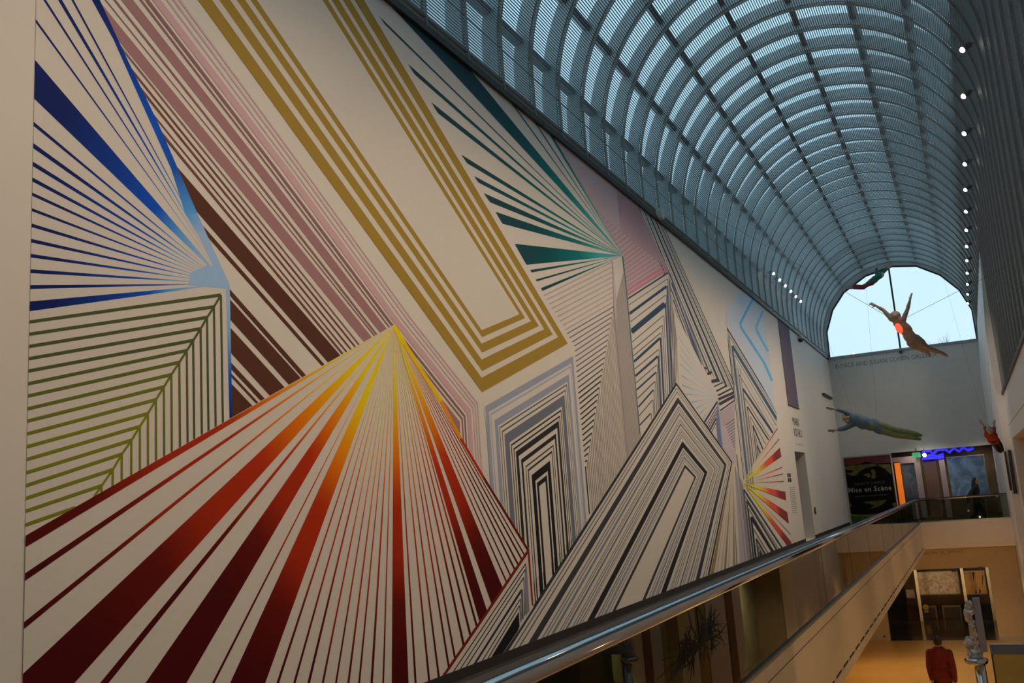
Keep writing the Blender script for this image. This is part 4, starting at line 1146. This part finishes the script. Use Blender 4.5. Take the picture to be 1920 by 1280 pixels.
t, J = flyer('flying_figure', 'small flying figure in red top and navy trousers beside the right pier', 24,
    dict(head=(1856, 807), neck=(1855.5, 811), shoulder_l=(1851, 809), shoulder_r=(1862.5, 809), elbow_l=(1847.5, 803), wrist_l=(1842.5, 795), hand_l=(1840, 791.5), elbow_r=(1864, 803), wrist_r=(1864.5, 797), hand_r=(1864.5, 793),
         pelvis=(1863, 825), hip_l=(1861, 826), hip_r=(1866, 823.5), knee_l=(1868, 837), ankle_l=(1873, 845), toe_l=(1878, 847), knee_r=(1874.5, 832), ankle_r=(1878.5, 841), toe_r=(1880.5, 845)),
    (-.4, -.8, .2), (-.4, .2, .8), dict(skin=m_fig, top=mat('red_cloth', (.42, .035, .012), .7), legs=mat('navy_cloth', (.014, .018, .03), .7), hair=m_hairk, shoe=m_shoe), .80,
    [('shoulder_l', (-.4, 24.4, 8.9)), ('shoulder_r', (1.0, 24.2, 6.0))], dy=dict(head=-.12, pelvis=.4, hip_l=.4, hip_r=.4, knee_l=.75, knee_r=.72, ankle_l=1.1, ankle_r=1.05, toe_l=1.2, toe_r=1.15), sleeve=.3)
t, J = flyer('flying_figure', 'flying figure in blue top and lime green trousers before the far wall', 21,
    dict(head=(1588, 783), neck=(1598, 785), shoulder_l=(1600, 780), shoulder_r=(1602, 793), elbow_l=(1583, 771), wrist_l=(1563, 766), hand_l=(1552, 765), elbow_r=(1584, 803), wrist_r=(1566, 806), hand_r=(1556, 807),
         pelvis=(1644, 799), hip_l=(1645, 796), hip_r=(1645, 803), knee_l=(1680, 806), knee_r=(1678, 815), ankle_l=(1714, 812), ankle_r=(1712, 820), toe_l=(1727, 816), toe_r=(1725, 823)),
    (-.7, -.4, -.3), (-.5, 0, .85), dict(skin=m_fig, top=mat('blue_cloth', (.09, .16, .24), .7), legs=mat('lime_cloth', (.17, .23, .09), .7), hair=m_hairk, shoe=mat('green_shoe', (.10, .20, .06), .6)), .95,
    [('shoulder_l', (-3.4, 21, 8.72)), ('hip_l', (-1.2, 21, 9.06))], sleeve=.6)
# ================================================================== LETTERING, POSTER, LOBBIES
ink2 = mat('grey_wall_letters', (.20, .20, .20), .6, noise=0)
a = U(1567, 690, 1, YF); bq = U(1742, 667.5, 1, YF)
t = thing('wall_lettering', 'row of spaced grey capitals under the arched window', 'lettering', a)
text('lettering', 'EUNICE AND JULIAN COHEN GALLERIA', (a.x, YF, a.z - .02), (1, 0, 0), (0, 0, 1), .19, ink2, t, width=U(1757, 665, 1, YF).x - a.x)
bq = U(1808, 1034, 1, YL)
t = thing('wall_lettering', 'small dark capitals on the tan wall below the bridge', 'lettering', bq)
b = MB(); rr = random.Random(4); wpx = U(1725 + 1110 / 13.44, 1030, 1, YL).x - U(1725, 1030, 1, YL).x
x0 = U(1725, 1034, 1, YL).x
for a_, c_, dz in ((60, 250, -.012), (295, 455, -.004), (530, 640, .0), (710, 1110, .012)):
    x = x0 + a_ / 1110 * wpx; e = x0 + c_ / 1110 * wpx
    while x < e - .02:
        h = .085; z = bq.z - .03 + dz
        b.box((x, YL - .003, z), (x + .014, YL, z + h)); k = rr.choice((0, .035, .07))
        b.box((x + .016, YL - .003, z + k), (x + .045, YL, z + k + .015)); x += .066
b.build('letter_strokes', mat('tan_letters', (.16, .11, .06)), t, kind='stuff')

# exhibition poster: a flat print in a thin frame
PX0, PX1 = -4.80, -2.96; PZ0, PZ1 = ZU + .02, 1.12; PY = YF
t = thing('exhibition_poster', 'tall black exhibition poster with yellow swirls in the far left corner', 'poster', (PX0, PY, PZ0))
MB().box((PX0, PY - .03, PZ0), (PX1, PY, PZ1)).build('board', mat('poster_black', (.004, .004, .0035), .8, spec=.1, noise=.3), t)
def pprint(name, pts, col, k):
    q = []
    for x, y in pts:
        p = U(1570 + x / 8, 840 + y / 8, 1, PY - .033 - k * .002)
        q.append((min(PX1, max(PX0, p.x)), PY - .033 - k * .002, min(PZ1, max(PZ0, p.z))))
    b = MB(); b.add(q, [tuple(range(len(q)))]); o = b.build(name, mat('ink_%d_%d_%d' % tuple(int(c * 999) for c in col), col, .5, noise=.55, scale=5), t); return o
yl = (.095, .076, .005); rdk = (.10, .010, .005); gn = (.018, .11, .012); yd = (.07, .06, .006)
pprint('red_print', [(80, 150), (780, 85), (790, 215), (560, 232), (430, 200), (330, 240), (100, 262)], rdk, 0)
pprint('yellow_print', [(95, 272), (330, 248), (555, 232), (600, 262), (520, 275), (420, 300), (330, 350), (300, 400), (220, 420), (110, 375), (200, 370), (260, 330), (180, 330), (100, 320)], yl, 0)
pprint('yellow_print', [(590, 240), (790, 240), (812, 400), (760, 350), (700, 300), (640, 275)], yl, 1)
pprint('yellow_print', [(385, 395), (470, 372), (498, 400), (480, 450), (430, 420)], yl, 1)
pprint('yellow_print', [(500, 335), (535, 312), (570, 345), (575, 440), (540, 460), (505, 440), (520, 390)], yl, 1)
pprint('yellow_print', [(370, 810), (540, 790), (740, 770), (700, 830), (600, 880), (470, 920), (560, 860), (480, 835)], yd, 1)
pprint('yellow_print', [(190, 985), (350, 995), (560, 985), (760, 940), (880, 900), (880, 925), (740, 985), (560, 1025), (380, 1040), (195, 1035)], yl, 1)
pprint('yellow_print', [(165, 815), (215, 850), (215, 885), (175, 880)], yl, 0)
pprint('yellow_print', [(820, 830), (878, 810), (885, 890), (840, 870)], yl, 0)
pprint('green_print', [(195, 1045), (420, 1045), (530, 1025), (700, 990), (690, 1060), (450, 1130), (330, 1150), (210, 1150)], gn, 0)
m_pt = mat('poster_white', (.28, .28, .24), .6, noise=0); m_pg = mat('poster_grey', (.05, .05, .045), .6, noise=0)
def ptext(body, x0, y0, x1, h, m):
    p = U(1570 + x0 / 8, 840 + y0 / 8, 1, PY - .04); q = U(1570 + x1 / 8, 840 + (y0 - (x1 - x0) * .07) / 8, 1, PY - .04)
    text('print_line', body, (p.x, PY - .04, p.z), (1, 0, 0), (0, 0, 1), h, m, t, width=q.x - p.x, bold=.02, space=1.15)
ptext('ANNETTE LEMIEUX', 250, 560, 720, .11, m_pg)
ptext('Mise en Scène', 172, 668, 815, .20, m_pt)
b = MB(); p = U(1570 + 270 / 8, 840 + 735 / 8, 1, PY - .04); q = U(1570 + 740 / 8, 840 + 690 / 8, 1, PY - .04)
x = p.x
while x < q.x: b.box((x, PY - .042, p.z), (x + .035, PY - .04, p.z + .045)); x += .055
b.build('print_line', m_pg, t, kind='stuff')
for x0, x1 in ((PX0 - .03, PX0), (PX1, PX1 + .03)):
    MB().box((x0, PY - .04, PZ0), (x1, PY, PZ1)).build('frame_side', mat('poster_frame', (.22, .20, .19), .5), t)
MB().box((PX0 - .03, PY - .04, PZ1), (PX1 + .03, PY, PZ1 + .03)).build('frame_top', MATS['poster_frame'], t)

# neon and panels of the upper lobby, on the plane of the far wall and behind it
YQ = YF + .35
def vbar(name, a, b, y, th, m, parent=None, **kw):
    p, q = U(a[0], a[1], 1, y), U(b[0], b[1], 1, y)
    return MB().box((min(p.x, q.x), y, min(p.z, q.z)), (max(p.x, q.x), y + th, max(p.z, q.z))).build(name, m, parent, **kw)
p = U(1676.5, 868, 1, YQ); q = U(1690, 957, 1, YQ)
t = thing('neon_column', 'upright glowing orange light strip just right of the black poster', 'light', (p.x, YQ, ZU))
MB().box((p.x, YQ, ZU), (p.x + .22, YQ + .10, p.z)).build('tube', mat('orange_neon', (.9, .25, .02), .5, emit=(1.0, .19, .012), estr=.42, noise=.08, scale=2), t)
MB().box((p.x - .04, YQ + .10, ZU), (p.x + .22, YQ + .16, p.z + .04)).build('backing', m_dark, t)
m_bn = mat('blue_neon', (.1, .1, 1), .5, emit=(.012, .012, 1.0), estr=1.1, noise=0)
t = thing('neon_sign', 'glowing blue neon sign under the far lintel above the bridge', 'sign', U(1770, 852, 1, YQ))
pts = [((1729, 853), (1732, 846), (1745, 845), (1750, 851), (1758, 843), (1770, 843)), ((1735, 858), (1745, 853), (1758, 855), (1768, 851), (1768, 858)), ((1772, 842), (1780, 848), (1788, 840), (1798, 846), (1806, 839), (1815, 844), (1825, 840))]
pts += [((1729, 860), (1748, 858.5), (1768, 857))]
for g_ in pts:
    MB().tube([U(x, y, 1, YQ) for x, y in g_], .055, 8).build('neon_tube', m_bn, t)
z = U(1770, 843, 1, YQ).z
MB().box((U(1727, 850, 1, YQ).x, YQ + .06, z - .02), (U(1826, 850, 1, YQ).x, YQ + .09, z + .14)).build('support_rail', m_dark, t)
p = U(1718, 852.5, 1, YF - .25)
t = thing('exit_sign', 'small green lit sign under the lintel left of the blue neon', 'sign', p)
MB().box((p.x - .16, p.y, p.z - .10), (p.x + .16, p.y + .06, p.z + .10)).build('face', mat('green_lit', (.02, .3, .12), .5, emit=(.006, .13, .05), estr=1.0, noise=.3, scale=9), t)
MB().box((p.x - .02, p.y + .01, p.z + .10), (p.x + .02, p.y + .05, Z_LINT + .08)).build('hanger', m_dark, t)
MB().box((p.x - .02, p.y + .01, Z_LINT + .05), (p.x + .02, YF, Z_LINT + .08)).build('bracket', m_dark, t)
p = U(1733.5, 853, 1, YF - .3)
t = thing('ceiling_lamp', 'bright white lamp between the green sign and blue neon', 'lamp', p)
MB().ball(p, .075, 10, 7).build('bulb', m_glow, t, smooth=True)
MB().tube([p + Vector((0, .02, .05)), (p.x, p.y + .02, Z_LINT + .05), (p.x, YF, Z_LINT + .05)], .015, 6).build('stem', m_lampbody, t)
# glazed partition and panels
lbp = struct_root('window_2')
vbar('glazing_head', (1672, 858), (1726, 866), YQ + .2, .06, mat('partition_metal', (.40, .34, .36), .4, .5), lbp)
vbar('mullion', (1725, 866), (1729, 970), YQ + .2, .06, MATS['partition_metal'], lbp)
vbar('mullion', (1770, 860), (1776, 970), YQ + .2, .06, MATS['partition_metal'], lbp)
vbar('window_pane', (1685, 868), (1726, 940), YQ + .24, .012, m_clear, lbp)
vbar('door_leaf', (1730, 862), (1770, 968), YQ + .3, .05, mat('brown_door', (.13, .075, .06), .5), lbp)
def hang(label, cat, name, a, b, y, m, frame=.03):
    p, q = U(a[0], a[1], 1, y), U(b[0], b[1], 1, y)
    t = thing(name, label, cat, (p.x, y, q.z))
    MB().box((p.x, y, q.z), (q.x, y + .04, p.z)).build('canvas', m, t)
    MB().box((p.x - frame, y + .01, q.z - frame), (q.x + frame, y + .07, p.z + frame)).build('frame', m_lampbody, t)
    return t
def splash(name, c0, c1, c2, scale, p0=.42, p1=.58, dist=0.0, c3=None):
    m = bpy.data.materials.new(name); m.use_nodes = True; n = m.node_tree; b = n.nodes['Principled BSDF']; b.inputs['Roughness'].default_value = .7
    tx = n.nodes.new('ShaderNodeTexCoord'); z = n.nodes.new('ShaderNodeTexNoise'); z.inputs['Scale'].default_value = scale; z.inputs['Detail'].default_value = 6; z.inputs['Distortion'].default_value = dist
    r = n.nodes.new('ShaderNodeValToRGB'); r.color_ramp.elements[0].position = p0; r.color_ramp.elements[0].color = (*c0, 1); r.color_ramp.elements[1].position = p1; r.color_ramp.elements[1].color = (*c1, 1)
    e = r.color_ramp.elements.new(.70); e.color = (*c2, 1)
    n.links.new(tx.outputs['Object'], z.inputs['Vector']); n.links.new(z.outputs['Fac'], r.inputs['Fac']); n.links.new(r.outputs['Color'], b.inputs['Base Color'])
    return m
hang('large mottled blue grey canvas behind the walking woman', 'painting', 'painting', (1776, 858), (1855, 929), YQ + .25, splash('blue_canvas', (.05, .12, .21), (.12, .24, .38), (.19, .32, .46), 1.6, .35, .6, 1.5))
hang('pale blue and pink streaked canvas behind the glass left of the brown door', 'painting', 'painting', (1690, 870), (1724, 936), YQ + .5, splash('streak_canvas', (.10, .17, .26), (.24, .30, .40), (.42, .26, .24), 2.2, .35, .55, 2.0))

# ------------------------------------------------------------------ lower lobby
YG = 38.4
gl = struct_root('window_3')
m_post = mat('cream_mullion', (.62, .52, .34), .5, noise=.05)
for x, y0, y1 in ((1716, 1073, 1164), (1803, 1070, 1164), (1851, 1069, 1163)):
    p = U(x, y0, 1, YG); 
    MB().box((p.x - .05, YG, ZL), (p.x + .05, YG + .10, p.z + .3)).build('mullion', m_post, gl)
xs_ = [U(1680, 1100, 1, YG).x, U(1716, 1073, 1, YG).x, U(1803, 1070, 1, YG).x, U(1851, 1069, 1, YG).x]
for x0, x1 in zip(xs_, xs_[1:]):
    MB().box((x0 + .06, YG + .04, ZL), (x1 - .06, YG + .055, -2.62)).build('window_pane', m_clear, gl)
MB().box((-5.8, YG, -2.72), (2.3, YG + .12, -2.60)).build('glazing_head', mat('amber_head', (.45, .28, .10), .5), gl)
YA_ = 39.2
hang('wide cream banner spattered with red behind the lower lobby glass', 'painting', 'painting', (1718, 1074), (1800, 1112), YA_, splash('splatter_canvas', (.55, .45, .32), (.40, .30, .22), (.36, .05, .03), 9.0, .40, .56, .6))
t = hang('orange banner with black brush strokes behind the lower lobby glass', 'painting', 'painting', (1806, 1072), (1850, 1112), YA_, mat('orange_canvas', (.52, .24, .05), .7, noise=.25, scale=4))
for s_ in (((1807.5, 1073), (1810, 1086), (1814, 1101), (1812, 1094), (1808.5, 1082)), ((1822.5, 1072), (1827.5, 1072), (1826, 1090)), ((1842, 1074), (1843.5, 1080), (1842.5, 1095), (1841, 1096)), ((1828, 1112), (1830, 1101), (1832, 1112)), ((1835, 1112), (1836.5, 1102), (1839.5, 1107), (1838, 1112))):
    b = MB(); q = [U(x, y, 1, YA_ - .004) for x, y in s_]; b.add(q, [tuple(range(len(q)))]); b.build('brush_stroke', m_black, t)
t = hang('small pale picture at the dark left end of the lower lobby', 'painting', 'painting', (1700, 1107), (1714, 1119), YA_, splash('small_canvas', (.40, .33, .24), (.3, .24, .18), (.1, .08, .06), 6.0))
p = U(1736, 1138, 1, YG + .6)
t = thing('wall_disc', 'small yellow round sign low behind the lobby glass', 'sign', p)
MB().tube([p, p + Vector((0, .03, 0))], .10, 16).build('disc', mat('yellow_disc', (.6, .36, .03), .5), t)
MB().box((p.x - .07, p.y, p.z - .20), (p.x + .07, p.y + .03, p.z - .11)).build('foot_plate', mat('lilac_plate', (.35, .30, .38), .5), t)
MB().box((p.x - .03, p.y + .03, ZL), (p.x + .03, p.y + .06, p.z)).build('stand', m_dark, t)
for k, (x0, x1, lab) in enumerate(((1727, 1757, 'dark bench with a thin pale rim, left of two in the lower lobby'), (1768, 1803, 'dark bench with a thin pale rim, right of two in the lower lobby'))):
    a, bq = U(x0, 1150, 1, YG + .75), U(x1, 1150, 1, YG + .75)
    t = thing('bench', lab, 'bench', (a.x, YG + .75, ZL), 'lobby benches')
    z = -4.68
    m_rim = mat('bench_rim', (.22, .17, .10), .5)
    MB().box((a.x, YG + .75, z - .03), (bq.x, YG + 1.15, z)).build('seat', m_rim, t)
    MB().box((a.x + .05, YG + .8, ZL), (bq.x - .05, YG + 1.1, z - .03)).build('base', m_dark, t)
    for x in (a.x, bq.x - .04): MB().box((x, YG + .75, ZL), (x + .04, YG + 1.15, z - .03)).build('leg', m_rim, t)
p = U(1658.5, 1194, 1, YL)
t = thing('wall_socket', 'small dark outlet low on the pale wall beside the lobby opening', 'socket', p)
MB().box((p.x - .04, YL - .015, p.z - .06), (p.x + .04, YL, p.z + .06)).build('plate', m_lampbody, t)
MB().box((p.x - .015, YL - .018, p.z - .03), (p.x + .015, YL - .015, p.z + .03)).build('cover', m_dark, t)
for k, (x0, x1) in enumerate(((1786, 1791), (1835, 1842))):
    p = U((x0 + x1) / 2, (1069, 1066)[k], 1, YL - .05)
    t = thing('ceiling_sensor', ('dark box under the lintel right of the cream banner', 'dark box under the lintel at the top of the orange banner')[k], 'lamp', p, 'small boxes on the lobby lintel')
    MB().box((p.x - .07, YL - .10, p.z - .04), (p.x + .07, YL, p.z + .05)).build('body', m_dark, t)
    MB().ball((p.x, YL - .1, p.z), .025, 8, 6).build('eye', m_chrome, t)

# ------------------------------------------------------------------ steel pole with blade, on a side landing in front
YP = 8.8
fl2 = struct_root('floor_landing')
MB().box((.02, YP - .6, -2.85), (XR, YP + 1.0, -2.60)).build('landing_slab', m_fascia, fl2)
c = U(1831, 1240, 1, YP)
t = thing('steel_pole', 'shiny steel pole with a flat grey blade and crumpled silver lumps', 'sculpture', (c.x, YP, -2.6))
base = U(1846, 1330, 1, YP)
MB().tube([(c.x + .035, YP, -2.6), (c.x + .02, YP, c.z - .02)], .043, 18).build('pole', m_chrome, t, smooth=True)
MB().tube([(c.x + .03, YP, -2.6), (c.x + .03, YP, -2.57)], .065, 18).build('base', m_chrome, t)
b = MB(); b.tube([(c.x, YP, c.z - .035), (c.x, YP, c.z - .01), (c.x, YP, c.z + .02), (c.x, YP, c.z + .035)], [.045, .085, .092, .06], 20)
b.build('collar', m_chrome, t, smooth=True)
q = [U(x, y, 1, YP) for x, y in ((1822.5, 1121), (1836, 1120), (1852, 1221), (1838.5, 1222))]
MB().prism([(p.x, YP - .02, p.z) for p in q], (0, .04, 0)).build('blade', mat('grey_blade', (.36, .35, .36), .5, .1, noise=.04), t)
MB().tube([(c.x, YP + .01, c.z + .03), U(1842, 1200, 1, YP + .01)], .02, 10).build('arm', m_chrome, t)
m_crump = mat('crumpled_silver', (.66, .62, .60), .28, .85, noise=.1, scale=30, bump=.6)
def lump(px, py, r, seed):
    rr = random.Random(seed); b = MB(); cc = U(px, py, 1, YP)
    b.ball(cc, r, 10, 8)
    b.v = [tuple(cc[i] + (v[i] - cc[i]) * s_ for i in range(3)) for v in b.v for s_ in [rr.uniform(.72, 1.18)]]
    return b.build('crumpled_lump', m_crump, t)
for k, (x, y, r) in enumerate(((1816, 1134, (.035, .035, .04)), (1820, 1146, (.04, .035, .035)), (1813, 1153, (.024, .03, .055)), (1824, 1170, (.026, .026, .04)), (1830, 1188, (.025, .025, .05)), (1818, 1206, (.048, .04, .055)), (1830, 1222, (.052, .04, .06)), (1818, 1224, (.03, .03, .03)))):
    lump(x, y, r, k)
MB().tube([U(1818, 1140, 1, YP), U(1823, 1172, 1, YP), U(1828, 1200, 1, YP), (c.x, YP, c.z + .02)], .012, 8).build('stem', m_chrome, t)
# glass side panel of the landing
g0 = U(1856, 1212, 1, YP + .14)
t = thing('glass_balustrade', 'tinted glass panel with a metal top band right of the steel pole', 'railing', (g0.x, YP + .14, -2.6))
MB().box((g0.x + .01, YP + .14, -2.6), (XR - .03, YP + .152, g0.z - .03)).build('pane', m_rail, t)
MB().box((g0.x, YP + .12, g0.z - .06), (XR - .03, YP + .17, g0.z + .02)).build('top_band', mat('brushed_band', (.35, .36, .38), .3, .7), t)
MB().box((g0.x, YP + .135, -2.6), (g0.x + .012, YP + .157, g0.z - .06)).build('edge_strip', m_dark, t)

# ------------------------------------------------------------------ bare branching piece in the side room (seen mirrored in the railing)
rr = random.Random(11)
cc = Vector((.86, 15.0, -2.30))
t = thing('branch_sculpture', 'spiky bare branching piece hanging by the right wall, mirrored in the railing glass', 'sculpture', cc)
MB().tube([cc, (cc.x, cc.y, -1.62), (XR, cc.y, -1.62)], .010, 6).build('hanger', m_dark, t)
b = MB()
for i in range(40):
    d = Vector((rr.uniform(-.45, .45), rr.uniform(-1, 1), rr.uniform(-.75, .75))); d = d.normalized() * rr.uniform(.5, 1.0)
    e = cc + Vector((d.x * .17, d.y * 2.4, d.z * .55)); mdl = cc.lerp(e, .55) + Vector((0, 0, rr.uniform(-.1, .15)))
    b.tube([cc, mdl, e], [.018, .012, .005], 5)
    for k in range(2):
        b.tube([mdl, mdl + Vector((rr.uniform(-.03, .03), rr.uniform(-.3, .3), rr.uniform(-.3, .3)))], [.014, .004], 4)
b.build('branches', mat('grey_branch', (.16, .16, .15), .6), t, kind='stuff')

# ------------------------------------------------------------------ bare trees outside the far window
def tree(x, y, h, seed, label):
    rr = random.Random(seed); t = thing('bare_tree', label, 'tree', (x, y, ZL), 'bare trees outside the arched window')
    base = Vector((x, y, ZL)); top = base + Vector((rr.uniform(-.4, .4), 0, h * .62))
    MB().tube([base, base.lerp(top, .5), top], [.22, .16, .10], 8).build('trunk', mat('bark', (.06, .055, .05), .9), t)
    b = MB()
    def grow(p, d, l, r, n):
        e = p + d * l
        b.tube([p, e], [r, r * .6], 4, caps=False)
        if n:
            for _ in range(3):
                q = (d + Vector((rr.uniform(-.6, .6), rr.uniform(-.6, .6), rr.uniform(-.1, .5)))).normalized()
                grow(p.lerp(e, rr.uniform(.55, 1)), q, l * rr.uniform(.6, .8), r * .6, n - 1)
    for _ in range(4):
        grow(base.lerp(top, rr.uniform(.7, 1)), Vector((rr.uniform(-.5, .5), rr.uniform(-.4, .4), 1)).normalized(), h * .17, .06, 4)
    b.build('branches', MATS['bark'], t, kind='stuff')
for k, (px, py, Y, lab) in enumerate(((1779, 612, 75, 'leafless tree tip outside the arched window, right of the mullion'), (1806, 622, 82, 'fainter leafless tree tip at the lower right of the arched window'))):
    p = U(px, py, 1, Y); tree(p.x, Y, p.z - ZL, 21 + k, lab)
MB().box((-60, 48, ZL - .3), (60, 140, ZL - .1)).build('ground', mat('ground_outside', (.08, .09, .06), .9), None, kind='structure')
